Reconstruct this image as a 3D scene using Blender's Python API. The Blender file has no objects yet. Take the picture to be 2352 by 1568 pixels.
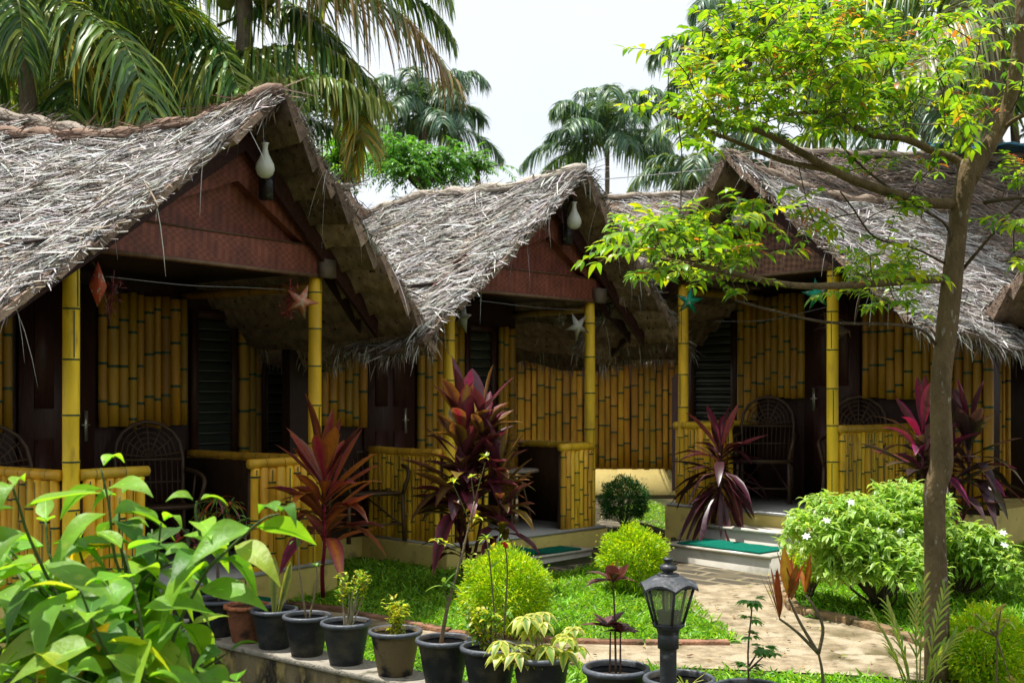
import bpy, math, random
import numpy as np
from mathutils import Vector, Euler
SEED = 11
rng = np.random.default_rng(SEED); random.seed(SEED)
scene = bpy.context.scene
col = scene.collection
# ---------------------------------------------------------------- camera
F = 2631.5; CX = 1176.0; HZ = 908.0; CZ = 1.7
cam_d = bpy.data.cameras.new('camera'); cam = bpy.data.objects.new('camera', cam_d); col.objects.link(cam)
cam.location = (0, 0, CZ); cam.rotation_euler = (math.radians(90), 0, 0)
cam_d.sensor_width = 36; cam_d.lens = 36 * F / 2352; cam_d.shift_y = (HZ - 784) / 2352
cam_d.clip_start = 0.05; cam_d.clip_end = 600
cam_d.dof.use_dof = True; cam_d.dof.focus_distance = 6.2; cam_d.dof.aperture_fstop = 5.6
scene.camera = cam
# ---------------------------------------------------------------- world, sun, exposure
SUN = Vector((-0.25, 0.07, 0.96)).normalized()
el = math.asin(SUN.z); az = math.atan2(SUN.x, SUN.y)
w = bpy.data.worlds.new('World'); scene.world = w; w.use_nodes = True
nt = w.node_tree; nt.nodes.clear()
out = nt.nodes.new('ShaderNodeOutputWorld'); bg = nt.nodes.new('ShaderNodeBackground')
sky = nt.nodes.new('ShaderNodeTexSky'); sky.sky_type = 'NISHITA'; sky.sun_disc = False
sky.sun_elevation = el; sky.sun_rotation = az
mx = nt.nodes.new('ShaderNodeMixRGB'); nz = nt.nodes.new('ShaderNodeTexNoise'); rp = nt.nodes.new('ShaderNodeValToRGB')
tc = nt.nodes.new('ShaderNodeTexCoord')
nt.links.new(tc.outputs['Generated'], nz.inputs['Vector'])
nz.inputs['Scale'].default_value = 2.2; nz.inputs['Detail'].default_value = 6
rp.color_ramp.elements[0].position = .30; rp.color_ramp.elements[0].color = (.80, .80, .80, 1)
rp.color_ramp.elements[1].position = .62; rp.color_ramp.elements[1].color = (.97, .97, .97, 1)
nt.links.new(nz.outputs['Fac'], rp.inputs['Fac']); nt.links.new(rp.outputs['Color'], mx.inputs['Fac'])
nt.links.new(sky.outputs['Color'], mx.inputs['Color1'])
mx.inputs['Color2'].default_value = (5.6, 5.8, 6.05, 1)
nt.links.new(mx.outputs['Color'], bg.inputs['Color']); bg.inputs['Strength'].default_value = 0.10
nt.links.new(bg.outputs[0], out.inputs[0])
sl = bpy.data.lights.new('sun', 'SUN'); so = bpy.data.objects.new('sun', sl); col.objects.link(so)
sl.energy = 3.9; sl.angle = math.radians(.5); sl.color = (1, .96, .89)
so.rotation_euler = SUN.to_track_quat('Z', 'Y').to_euler()
scene.view_settings.view_transform = 'Standard'; scene.view_settings.look = 'None'
scene.view_settings.exposure = 0.9; scene.view_settings.gamma = 1
scene.cycles.max_bounces = 6; scene.cycles.transparent_max_bounces = 8

# ---------------------------------------------------------------- helpers
def at(x, y, Y): return np.array([(x - CX) / F * Y, Y, CZ - (y - HZ) / F * Y])
def gz(Y): return .02 * min(Y, 12.0)
def gnd(x, y, dz=0.0):
    Y = (CZ - dz) / ((y - HZ) / F + .02)
    if Y > 12: Y = (CZ - dz - .24) / ((y - HZ) / F)
    return np.array([(x - CX) / F * Y, Y, gz(Y) + dz])
def nrm(a):
    a = np.asarray(a, float); return a / (np.linalg.norm(a, axis=-1, keepdims=True) + 1e-9)
ORG = {}
class MB:
    def __init__(s): s.V = []; s.F = []; s.C = []; s.n = 0
    def add(s, v, f, c=(1, 1, 1), mi=0):
        v = np.asarray(v, float).reshape(-1, 3); f = np.asarray(f, int)
        if len(v) == 0: return
        c = np.asarray(c, float)
        if c.ndim == 1: c = np.tile(c, (len(v), 1))
        s.V.append(v); s.C.append(c); s.F.append((f + s.n, mi)); s.n += len(v)
    def build(s, name, mats, parent=None, org=None, smooth=False):
        if not isinstance(mats, (list, tuple)): mats = [mats]
        V = np.concatenate(s.V); Cc = np.concatenate(s.C)
        if parent is not None: org = ORG.get(parent.name, (0, 0, 0))
        if org is None: org = (0, 0, 0)
        me = bpy.data.meshes.new(name)
        me.vertices.add(len(V)); me.vertices.foreach_set('co', (V - np.array(org)).astype(np.float32).ravel())
        lv = np.concatenate([f.ravel() for f, _ in s.F]).astype(np.int32)
        cnt = np.concatenate([np.full(len(f), f.shape[1]) for f, _ in s.F])
        mi = np.concatenate([np.full(len(f), m) for f, m in s.F]).astype(np.int32)
        st = np.concatenate([[0], np.cumsum(cnt)[:-1]]).astype(np.int32)
        me.loops.add(len(lv)); me.loops.foreach_set('vertex_index', lv)
        me.polygons.add(len(cnt)); me.polygons.foreach_set('loop_start', st)
        me.polygons.foreach_set('material_index', mi)
        if smooth: me.polygons.foreach_set('use_smooth', np.ones(len(cnt), bool))
        me.update(calc_edges=True)
        a = me.color_attributes.new('Col', 'FLOAT_COLOR', 'POINT')
        a.data.foreach_set('color', np.concatenate([Cc, np.ones((len(Cc), 1))], 1).astype(np.float32).ravel())
        for m in mats: me.materials.append(m)
        o = bpy.data.objects.new(name, me); col.objects.link(o)
        if parent is not None: o.parent = parent; ORG[o.name] = ORG.get(parent.name, (0, 0, 0))
        else: o.location = org; ORG[o.name] = tuple(org)
        return o
def tag(o, label=None, cat=None, group=None, kind=None):
    if label: o['label'] = label
    if cat: o['category'] = cat
    if group: o['group'] = group
    if kind: o['kind'] = kind
    return o
def thing(name, loc, label, cat, group=None):
    o = bpy.data.objects.new(name, None); col.objects.link(o); o.location = loc; o.empty_display_size = .1
    ORG[o.name] = tuple(loc); return tag(o, label, cat, group)
def copy_tree(o, parent=None):
    c = o.copy(); col.objects.link(c); c.parent = parent
    for ch in [x for x in bpy.data.objects if x.parent == o]: copy_tree(ch, c)
    return c
BOXF = np.array([[0, 1, 3, 2], [4, 6, 7, 5], [0, 4, 5, 1], [2, 3, 7, 6], [0, 2, 6, 4], [1, 5, 7, 3]])
class Fr:
    def __init__(s, o, u, n=None):
        s.o = np.array(o, float); u = np.array(u, float)
        s.u = np.array([u[0], u[1], 0]) / math.hypot(u[0], u[1]); s.n = np.array([-s.u[1], s.u[0], 0]); s.z = np.array([0, 0, 1.])
    def P(s, u, v, w):
        u, v, w = np.broadcast_arrays(np.asarray(u, float), np.asarray(v, float), np.asarray(w, float))
        return s.o + u[..., None] * s.u + v[..., None] * s.n + w[..., None] * s.z
    def D(s, a, b, c): return a * s.u + b * s.n + c * s.z
WF = Fr((0, 0, 0), (1, 0))
def fbox(mb, fr, u0, u1, v0, v1, w0, w1, c=(1, 1, 1), mi=0):
    uu, vv, ww = np.meshgrid([u0, u1], [v0, v1], [w0, w1], indexing='ij')
    mb.add(fr.P(uu.ravel(), vv.ravel(), ww.ravel()), BOXF, c, mi)
def fpoly(mb, fr, pts, v0, v1, c=(1, 1, 1), mi=0):
    n = len(pts); p = np.array(pts, float)
    V = np.concatenate([fr.P(p[:, 0], v0, p[:, 1]), fr.P(p[:, 0], v1, p[:, 1])])
    i = np.arange(n); j = (i + 1) % n
    mb.add(V, np.stack([i, j, j + n, i + n], 1), c, mi)
    mb.add(V, np.array([list(range(n))[::-1]]), c, mi); mb.add(V, np.array([list(range(n, 2 * n))]), c, mi)
def bez(pts, n=12):
    p = np.array(pts, float); m = len(p)
    if m < 3: t = np.linspace(0, 1, n)[:, None]; return p[0] * (1 - t) + p[-1] * t
    q = np.concatenate([[2 * p[0] - p[1]], p, [2 * p[-1] - p[-2]]]); out = []
    k = max(2, n // (m - 1))
    for i in range(m - 1):
        a, b, c, d = q[i:i + 4]
        for t in np.linspace(0, 1, k, endpoint=False):
            out.append(.5 * ((2 * b) + (-a + c) * t + (2 * a - 5 * b + 4 * c - d) * t * t + (-a + 3 * b - 3 * c + d) * t ** 3))
    out.append(p[-1]); return np.array(out)
def tube(mb, pts, rad, k=8, c=(1, 1, 1), mi=0, cap=True):
    p = np.asarray(pts, float); n = len(p); r = np.broadcast_to(np.asarray(rad, float), (n,))
    d = nrm(np.gradient(p, axis=0)); ref = np.array([0, 0, 1.]) if abs(d[:, 2]).mean() < .8 else np.array([1., 0, 0])
    s = nrm(np.cross(d, ref)); t = np.cross(s, d)
    a = np.linspace(0, 2 * math.pi, k, endpoint=False)
    V = p[:, None] + r[:, None, None] * (np.cos(a)[None, :, None] * s[:, None] + np.sin(a)[None, :, None] * t[:, None])
    i, j = np.meshgrid(np.arange(n - 1), np.arange(k), indexing='ij'); i = i.ravel(); j = j.ravel(); j2 = (j + 1) % k
    c = np.asarray(c, float)
    if c.ndim == 2: c = np.repeat(c, k, 0)
    mb.add(V.reshape(-1, 3), np.stack([i * k + j, (i + 1) * k + j, (i + 1) * k + j2, i * k + j2], 1), c, mi)
    if cap:
        base = mb.n - n * k
        mb.F.append((np.array([[base + q for q in range(k)]]), mi))
        mb.F.append((np.array([[base + (n - 1) * k + q for q in range(k)][::-1]]), mi))
def lathe(mb, o, prof, k=24, c=(1, 1, 1), mi=0, wob=0, nw=0):
    a = np.linspace(0, 2 * math.pi, k, endpoint=False); pr = np.array(prof, float); n = len(pr)
    r = pr[:, 0][:, None] * (1 + wob * np.cos(a * nw)[None]); V = np.stack([r * np.cos(a), r * np.sin(a), np.repeat(pr[:, 1][:, None], k, 1)], -1) + np.array(o)
    i, j = np.meshgrid(np.arange(n - 1), np.arange(k), indexing='ij'); i = i.ravel(); j = j.ravel(); j2 = (j + 1) % k
    mb.add(V.reshape(-1, 3), np.stack([i * k + j, i * k + j2, (i + 1) * k + j2, (i + 1) * k + j], 1), c, mi)
def sphere(mb, o, r, k=12, c=(1, 1, 1), mi=0):
    th = np.linspace(0, math.pi, k); rr = np.array(r) * np.ones(3)
    a = np.linspace(0, 2 * math.pi, 2 * k, endpoint=False)
    V = np.stack([np.sin(th)[:, None] * np.cos(a) * rr[0], np.sin(th)[:, None] * np.sin(a) * rr[1], np.repeat(np.cos(th)[:, None], 2 * k, 1) * rr[2]], -1) + np.array(o)
    i, j = np.meshgrid(np.arange(k - 1), np.arange(2 * k), indexing='ij'); i = i.ravel(); j = j.ravel(); j2 = (j + 1) % (2 * k)
    mb.add(V.reshape(-1, 3), np.stack([i * 2 * k + j, (i + 1) * 2 * k + j, (i + 1) * 2 * k + j2, i * 2 * k + j2], 1), c, mi)
P_STRAW = [(0, .5), (.35, 1), (.7, .8), (1, .15)]
P_BLADE = [(0, .8), (.45, 1), (.8, .6), (1, .05)]
P_LANCE = [(0, .15), (.2, .6), (.45, 1), (.7, .8), (.9, .35), (1, .03)]
P_OVATE = [(0, .08), (.12, .62), (.32, 1), (.55, .93), (.75, .62), (.9, .25), (1, .02)]
P_LFT = [(0, .2), (.3, 1), (.65, .75), (1, .03)]
P_STRAP = [(0, .7), (.3, 1), (.7, .85), (.9, .45), (1, .04)]
def leaves(mb, base, dr, up, L, W, prof, gd=0., fold=.2, c=(1, 1, 1), ce=None, mi=0, wave=0.):
    base = np.asarray(base, float).reshape(-1, 3); N = len(base)
    if N == 0: return
    d = nrm(np.broadcast_to(dr, (N, 3))); u = np.broadcast_to(np.asarray(up, float), (N, 3))
    n = u - (u * d).sum(-1, keepdims=True) * d; n = nrm(n); s = np.cross(d, n)
    L = np.broadcast_to(np.asarray(L, float), (N,))[:, None, None]; W = np.broadcast_to(np.asarray(W, float), (N,))[:, None, None]
    gd = np.broadcast_to(np.asarray(gd, float), (N,))[:, None, None]; fold = np.broadcast_to(np.asarray(fold, float), (N,))[:, None, None]
    pr = np.array(prof); t = pr[:, 0][None, :, None]; wd = pr[:, 1][None, :, None]; m = len(pr)
    ctr = base[:, None] + d[:, None] * L * t * (1 - .3 * np.minimum(gd, 1.5) * t) + np.array([0, 0, -1.]) * gd * L * t * t
    e = s[:, None] * W / 2 * wd; h = n[:, None] * fold * W / 2 * wd
    if wave:
        ph = rng.uniform(0, 6.28, (N, 1, 1)); h = h + n[:, None] * wave * W * np.sin(t * 9 + ph) * wd
    V = np.stack([ctr - e + h, ctr, ctr + e + h], 2).reshape(-1, 3)
    k = np.arange(m - 1); q = np.concatenate([np.stack([3 * k, 3 * k + 1, 3 * k + 4, 3 * k + 3], 1), np.stack([3 * k + 1, 3 * k + 2, 3 * k + 5, 3 * k + 4], 1)])
    Fc = (q[None] + (np.arange(N) * 3 * m)[:, None, None]).reshape(-1, 4)
    c = np.broadcast_to(np.asarray(c, float), (N, 3)); C = np.repeat(c[:, None], 3 * m, 1)
    if ce is not None:
        C = C.copy().reshape(N, m, 3, 3); ce = np.broadcast_to(np.asarray(ce, float), (N, 3))
        C[:, :, 0] = ce[:, None]; C[:, :, 2] = ce[:, None]; C[:, -1, 1] = ce
        C = C.reshape(N, 3 * m, 3)
    mb.add(V, Fc, C.reshape(-1, 3), mi)
def rdir(n, zmin=-1, zmax=1):
    z = rng.uniform(zmin, zmax, n); a = rng.uniform(0, 2 * math.pi, n); r = np.sqrt(1 - z * z)
    return np.stack([r * np.cos(a), r * np.sin(a), z], -1)
def pick(n, cols, p=None, jit=.18):
    cols = np.array(cols, float); i = rng.choice(len(cols), n, p=p)
    return np.clip(cols[i] * rng.uniform(1 - jit, 1 + jit, (n, 1)) * rng.uniform(1 - jit * .4, 1 + jit * .4, (n, 3)), 0, 1)

# ---------------------------------------------------------------- materials
def mk(name, rough=.6, noise=None, bump=None, transl=0., spec=.5, metal=0., tint=None, tc_=(1.25, 1.15, .6), stretch=(1, 1, 1), stain=None, coat=0):
    m = bpy.data.materials.new(name); m.use_nodes = True; t = m.node_tree; N = t.nodes; Lk = t.links.new
    b = N['Principled BSDF']; o = N['Material Output']
    at_ = N.new('ShaderNodeAttribute'); at_.attribute_name = 'Col'; c = at_.outputs['Color']
    g = N.new('ShaderNodeNewGeometry'); mp = N.new('ShaderNodeMapping'); Lk(g.outputs['Position'], mp.inputs['Vector']); mp.inputs['Scale'].default_value = stretch
    if tint:
        x = N.new('ShaderNodeMixRGB'); x.blend_type = 'MULTIPLY'; x.inputs[0].default_value = 1; Lk(c, x.inputs[1]); x.inputs[2].default_value = (*tint, 1); c = x.outputs[0]
    def nz_(sc, det=5):
        n = N.new('ShaderNodeTexNoise'); n.inputs['Scale'].default_value = sc; n.inputs['Detail'].default_value = det; Lk(mp.outputs[0], n.inputs['Vector']); return n
    if noise:
        n = nz_(noise[0]); r = N.new('ShaderNodeMapRange'); r.inputs['From Min'].default_value = .3; r.inputs['From Max'].default_value = .7
        r.inputs['To Min'].default_value = 1 - noise[1]; r.inputs['To Max'].default_value = 1 + noise[1] * .6; Lk(n.outputs['Fac'], r.inputs['Value'])
        x = N.new('ShaderNodeVectorMath'); x.operation = 'SCALE'; Lk(c, x.inputs[0]); Lk(r.outputs[0], x.inputs['Scale']); c = x.outputs[0]
    if stain:   # (scale, colour, lo, hi)
        n = nz_(stain[0], 8); r = N.new('ShaderNodeMapRange'); r.inputs['From Min'].default_value = stain[2]; r.inputs['From Max'].default_value = stain[3]; Lk(n.outputs['Fac'], r.inputs['Value'])
        x = N.new('ShaderNodeMixRGB'); Lk(r.outputs[0], x.inputs[0]); Lk(c, x.inputs[1]); x.inputs[2].default_value = (*stain[1], 1); c = x.outputs[0]
        if len(stain) > 4:
            n = nz_(stain[4], 8); r = N.new('ShaderNodeMapRange'); r.inputs['From Min'].default_value = .5 if stain[4] < 50 else .67; r.inputs['From Max'].default_value = .62 if stain[4] < 50 else .70; Lk(n.outputs['Fac'], r.inputs['Value'])
            x = N.new('ShaderNodeMixRGB'); Lk(r.outputs[0], x.inputs[0]); Lk(c, x.inputs[1]); x.inputs[2].default_value = (*stain[5], 1); c = x.outputs[0]
    Lk(c, b.inputs['Base Color']); b.inputs['Roughness'].default_value = rough; b.inputs['Metallic'].default_value = metal
    b.inputs['Specular IOR Level'].default_value = spec; b.inputs['Coat Weight'].default_value = coat
    if bump:
        n = nz_(bump[0]); bp = N.new('ShaderNodeBump'); bp.inputs['Strength'].default_value = bump[1]; bp.inputs['Distance'].default_value = .02
        Lk(n.outputs['Fac'], bp.inputs['Height']); Lk(bp.outputs[0], b.inputs['Normal'])
    if transl:
        tr = N.new('ShaderNodeBsdfTranslucent'); x = N.new('ShaderNodeMixRGB'); x.blend_type = 'MULTIPLY'; x.inputs[0].default_value = 1
        Lk(c, x.inputs[1]); x.inputs[2].default_value = (*tc_, 1); Lk(x.outputs[0], tr.inputs['Color'])
        ms = N.new('ShaderNodeMixShader'); ms.inputs[0].default_value = transl; Lk(b.outputs[0], ms.inputs[1]); Lk(tr.outputs[0], ms.inputs[2]); Lk(ms.outputs[0], o.inputs['Surface'])
    return m
M = {}
M['leaf'] = mk('leaf', .38, (30, .18), None, .45, .45, tc_=(1.9, 1.7, .7))
M['leaf_dark'] = mk('leaf_dark', .35, (30, .2), None, .18, .45, tc_=(1.9, 1.3, .9))
M['shrub_leaf'] = mk('shrub_leaf', .45, (11, .30), (40, .2), .48, .38, tc_=(1.9, 1.7, .7), stain=(17, (.33, .42, .05), .62, .74, 55, (.16, .20, .03)))
M['palm_leaf'] = mk('palm_leaf', .38, (3, .25), None, .3, .5, tc_=(1.8, 1.5, .6))
M['grass_leaf'] = mk('grass_leaf', .4, (4, .2), None, .4, .4, tc_=(1.7, 1.5, .6))
M['straw'] = mk('straw', .75, (40, .25), (120, .3), .0, .25)
M['mat'] = mk('mat', .9, (14, .45), (60, .8), 0, .1, stain=(22, (.03, .022, .015), .62, .70))
M['bark'] = mk('bark', .85, (12, .35), (45, .9), 0, .2, stretch=(1, 1, .45), stain=(34, (.30, .27, .21), .63, .68))
M['stem'] = mk('stem', .6, (40, .25), (80, .4), 0, .3)
M['bamboo'] = mk('bamboo', .5, (9, .26), (30, .12), 0, .45, stretch=(1, 1, .25), stain=(13, (.30, .14, .02), .60, .80))
M['green_paint'] = mk('green_paint', .5, (20, .2))
M['brown_panel'] = mk('brown_panel', .55, (26, .4), (70, .5), 0, .3)
M['wood'] = mk('wood', .5, (20, .3), (50, .3), 0, .35, stretch=(1, 1, .3))
M['plaster'] = mk('plaster', .8, (5, .12), (60, .25), 0, .25, stain=(7, (.20, .165, .09), .58, .80))
M['concrete'] = mk('concrete', .85, (7, .25), (70, .7), 0, .2, stretch=(1, 1, .6), stain=(4.5, (.022, .02, .014), .44, .56, 9, (.34, .27, .10)))
M['coping'] = mk('coping', .85, (9, .25), (70, .6), 0, .2, stain=(9, (.10, .09, .06), .56, .68))
M['tile'] = mk('tile', .32, (8, .1), (40, .05), 0, .5, stain=(6, (.33, .30, .24), .60, .75))
M['mat_green'] = mk('mat_green', .9, (50, .2), (250, .8), 0, .1)
M['plastic'] = mk('plastic', .55, (14, .35), (90, .2), 0, .3, stain=(7, (.085, .07, .045), .50, .74))
M['muddy'] = mk('muddy', .6, (14, .3), (70, .3), 0, .3, stain=(5, (.16, .115, .055), .42, .5))
M['clay'] = mk('clay', .7, (14, .3), (50, .4), 0, .3, stain=(10, (.035, .02, .012), .55, .7))
M['soil'] = mk('soil', .95, (30, .4), (60, 1), 0, .1)
M['iron'] = mk('iron', .45, (20, .2), (60, .2), 0, .5, stain=(26, (.16, .17, .19), .58, .75))
M['porcelain'] = mk('porcelain', .3, None, None, .25, .5, tc_=(1, 1, 1))
M['paper'] = mk('paper', .6, None, None, .3, .3, tc_=(1.1, 1, .9), stain=(28, (.60, .55, .45), .58, .60))
M['foil'] = mk('foil', .35, None, None, 0, .6)
M['cane'] = mk('cane', .5, (30, .25), None, 0, .4)
M['metal'] = mk('metal', .3, None, None, 0, .5, .8)
M['earth'] = mk('earth', .95, (2.5, .3), (25, .8), 0, .1, stain=(1.6, (.03, .04, .012), .45, .6))
M['turf'] = mk('turf', .95, (6, .4), (40, 1), 0, .1)
M['path'] = mk('path', .9, (14, .4), (60, .9), 0, .2, stain=(2.3, (.13, .105, .05), .50, .66, 5.5, (.43, .36, .25)))
M['kerb'] = mk('kerb', .9, (9, .35), (50, .8), 0, .15, stain=(6, (.05, .05, .02), .5, .66))
M['flower'] = mk('flower', .6, None, None, .3, .3, tc_=(1, 1, 1))
M['blue'] = mk('blue', .6, (5, .3))
m = mk('pane', .12, None, None, 0, .6); M['pane'] = m
m = bpy.data.materials.new('lamp_glass'); m.use_nodes = True; t = m.node_tree; b = t.nodes['Principled BSDF']
b.inputs['Base Color'].default_value = (.55, .6, .4, 1); b.inputs['Roughness'].default_value = .15
tr = t.nodes.new('ShaderNodeBsdfTransparent'); tr.inputs[0].default_value = (.8, .84, .66, 1); ms = t.nodes.new('ShaderNodeMixShader'); ms.inputs[0].default_value = .72
t.links.new(b.outputs[0], ms.inputs[1]); t.links.new(tr.outputs[0], ms.inputs[2]); t.links.new(ms.outputs[0], t.nodes['Material Output'].inputs[0]); M['lamp_glass'] = m
# brick paving
m = bpy.data.materials.new('brick_paving'); m.use_nodes = True; t = m.node_tree; b = t.nodes['Principled BSDF']; b.inputs['Roughness'].default_value = .85
g = t.nodes.new('ShaderNodeNewGeometry'); mp = t.nodes.new('ShaderNodeMapping'); mp.inputs['Rotation'].default_value = (0, 0, .75)
br = t.nodes.new('ShaderNodeTexBrick'); br.inputs['Scale'].default_value = 1; br.inputs['Brick Width'].default_value = .36; br.inputs['Row Height'].default_value = .18
br.inputs['Mortar Size'].default_value = .022; br.inputs['Color1'].default_value = (.035, .031, .02, 1); br.inputs['Color2'].default_value = (.075, .06, .036, 1); br.inputs['Mortar'].default_value = (.22, .18, .11, 1)
nn = t.nodes.new('ShaderNodeTexNoise'); nn.inputs['Scale'].default_value = 3; rr = t.nodes.new('ShaderNodeMapRange'); rr.inputs['From Min'].default_value = .5; rr.inputs['From Max'].default_value = .7
xx = t.nodes.new('ShaderNodeMixRGB'); xx.inputs[2].default_value = (.11, .09, .05, 1)
t.links.new(g.outputs['Position'], mp.inputs[0]); t.links.new(mp.outputs[0], br.inputs['Vector']); t.links.new(g.outputs['Position'], nn.inputs['Vector']); t.links.new(nn.outputs[0], rr.inputs[0])
t.links.new(rr.outputs[0], xx.inputs[0]); t.links.new(br.outputs['Color'], xx.inputs[1]); t.links.new(xx.outputs[0], b.inputs['Base Color']); M['brick'] = m
# woven panel
def woven(name, c1, c2, sc):
    m = bpy.data.materials.new(name); m.use_nodes = True; t = m.node_tree; b = t.nodes['Principled BSDF']; b.inputs['Roughness'].default_value = .6
    tcx = t.nodes.new('ShaderNodeNewGeometry'); mp = t.nodes.new('ShaderNodeMapping'); mp.inputs['Scale'].default_value = (sc, sc, sc); mp.inputs['Rotation'].default_value = (.5, .5, .78)
    ck = t.nodes.new('ShaderNodeTexChecker'); ck.inputs['Scale'].default_value = 1; ck.inputs['Color1'].default_value = (*c1, 1); ck.inputs['Color2'].default_value = (*c2, 1)
    n = t.nodes.new('ShaderNodeTexNoise'); n.inputs['Scale'].default_value = 7; n.inputs['Detail'].default_value = 6; x = t.nodes.new('ShaderNodeMixRGB'); x.blend_type = 'MULTIPLY'; x.inputs[0].default_value = .8
    r = t.nodes.new('ShaderNodeMapRange'); r.inputs['From Min'].default_value = .3; r.inputs['From Max'].default_value = .7; r.inputs['To Min'].default_value = .55; r.inputs['To Max'].default_value = 1.3
    bp = t.nodes.new('ShaderNodeBump'); bp.inputs['Strength'].default_value = .5; bp.inputs['Distance'].default_value = .01
    L = t.links.new; L(tcx.outputs['Position'], mp.inputs[0]); L(mp.outputs[0], ck.inputs['Vector']); L(tcx.outputs['Position'], n.inputs['Vector']); L(n.outputs[0], r.inputs[0]); L(ck.outputs['Color'], x.inputs[1]); L(r.outputs[0], x.inputs[2])
    L(x.outputs[0], b.inputs['Base Color']); L(ck.outputs['Fac'], bp.inputs['Height']); L(bp.outputs[0], b.inputs['Normal']); return m
M['woven_red'] = woven('woven_red', (.25, .072, .040), (.17, .046, .027), 30)
M['woven_brown'] = woven('woven_brown', (.27, .13, .075), (.13, .058, .036), 26)

# ---------------------------------------------------------------- ground
WA = np.array([-1.45, 7.0]); WD = np.array([1.595, -1.32]); WD = WD / np.linalg.norm(WD); WN = np.array([-WD[1], WD[0]])   # pot line; WN points to the huts
def gfun(X, Y):
    ins = (X - WA[0]) * WN[0] + (Y - WA[1]) * WN[1]
    zin = .02 * np.clip(Y, -5, 12)
    t = np.clip((-.02 - ins) / .06, 0, 1); lx = np.clip((-1.7 - X) / .7, 0, 1); lx = lx * lx * (3 - 2 * lx)
    zo = (-.34) * (1 - lx) + .06 * lx
    return zin * (1 - t) + zo * t
def ax_(a, b, fine, lo, hi, step):
    return np.unique(np.concatenate([np.arange(lo, hi, fine), lo - np.cumsum(step * 1.35 ** np.arange(24)), hi + np.cumsum(step * 1.35 ** np.arange(24))]).clip(a, b))
gx = ax_(-220, 220, .06, -5, 5, .1); gy = ax_(-60, 380, .06, 2.5, 10.5, .1)
XX, YY = np.meshgrid(gx, gy, indexing='ij'); ZZ = gfun(XX, YY)
mb = MB(); i, j = np.meshgrid(np.arange(len(gx) - 1), np.arange(len(gy) - 1), indexing='ij'); i = i.ravel(); j = j.ravel(); ny = len(gy)
mb.add(np.stack([XX, YY, ZZ], -1).reshape(-1, 3), np.stack([i * ny + j, (i + 1) * ny + j, (i + 1) * ny + j + 1, i * ny + j + 1], 1), (.085, .065, .04))
tag(mb.build('ground', M['earth'], smooth=True), kind='structure')
def sheet(name, poly, dz, mat, c):
    P = np.array(poly)[:, :2]; n = len(P); mb = MB()
    V = np.stack([P[:, 0], P[:, 1], .02 * np.minimum(P[:, 1], 12) + dz], 1); mb.add(V, np.array([list(range(n))]), c)
    o = mb.build(name, mat); return tag(o, kind='structure')
G = lambda *pts: [gnd(x, y)[:2] for x, y in pts]
pth = G((1500, 1345), (1810, 1345), (1815, 1400), (1850, 1420), (1990, 1440), (2110, 1480), (2200, 1520), (2420, 1560), (2420, 1610), (2030, 1556), (1700, 1540), (1310, 1525), (1000, 1490), (850, 1462), (690, 1405), (690, 1392), (850, 1418), (960, 1448), (1100, 1462), (1330, 1478), (1705, 1480))
sheet('path', pth, .008, M['path'], (.36, .285, .185))
bp_ = G((1395, 1180), (1560, 1200), (1850, 1240), (1900, 1300), (1815, 1352), (1560, 1352), (1480, 1340), (1330, 1345), (1160, 1355), (1165, 1310), (1400, 1290), (1440, 1240), (1370, 1200))
sheet('brick_path', bp_, .004, M['brick'], (1, 1, 1))
def inpoly(x, y, P):
    P = np.array(P); c = np.zeros(len(x), bool); n = len(P); j = n - 1
    for i in range(n):
        xi, yi = P[i]; xj, yj = P[j]
        c ^= ((yi > y) != (yj > y)) & (x < (xj - xi) * (y - yi) / (yj - yi + 1e-12) + xi); j = i
    return c
def lawn(name, poly, dens, label, bl=.065, cols=None, seed_noise=0):
    P = np.array(poly); lo = P.min(0); hi = P.max(0); n = int(dens * (hi[0] - lo[0]) * (hi[1] - lo[1]))
    x = rng.uniform(lo[0], hi[0], n); y = rng.uniform(lo[1], hi[1], n); k = inpoly(x, y, P)
    clump = np.sin(x * 7 + 1.3 * np.sin(y * 5)) * np.sin(y * 8 + x * 3) ; k &= rng.uniform(-1.6, 1, n) < clump + .9
    x, y = x[k], y[k]; n = len(x); z = gfun(x, y)
    d = rdir(n, .35, .97); cc = pick(n, cols or [(.17, .40, .02), (.26, .52, .025), (.10, .28, .02), (.40, .58, .06)], [.35, .35, .2, .1], .25)
    mb = MB(); leaves(mb, np.stack([x, y, z], 1), d, rdir(n, .3, 1), rng.uniform(.5, 1.2, n) * bl, rng.uniform(.006, .014, n), P_BLADE, rng.uniform(.1, .8, n), .2, cc)
    return tag(mb.build(name, M['grass_leaf']), label, 'grass', kind='stuff')
L1 = G((645, 1392), (690, 1350), (735, 1330), (800, 1285), (870, 1290), (1150, 1310), (1180, 1330), (1310, 1312), (1400, 1290), (1480, 1300), (1545, 1345), (1705, 1478), (1330, 1476), (1100, 1458), (960, 1444), (850, 1414))
L3 = G((1815, 1330), (1825, 1395), (1870, 1420), (1990, 1438), (2115, 1475), (2200, 1512), (2500, 1545), (2600, 1400), (2600, 1215), (2250, 1200), (1950, 1190), (1830, 1280))
L2 = G((690, 1412), (850, 1468), (1000, 1495), (1310, 1530), (1700, 1545), (2030, 1560), (2420, 1615), (2300, 1700)) + [tuple(WA + WD * 3.6 + WN * .12), tuple(WA + WD * -.2 + WN * .12)]
L4 = G((1390, 1170), (1430, 1196), (1600, 1232), (1545, 1175), (1500, 1150))
L5 = [(-3.6, 4.2), (-3.6, 8.6), (-2.8, 7.1), (-2.2, 7.2), (-1.0, 6.2), (.5, 4.9), (.5, 3.6)]
for q in (L1, L2, L3): sheet('lawn', q, .004, M['turf'], (.045, .085, .018))
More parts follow.
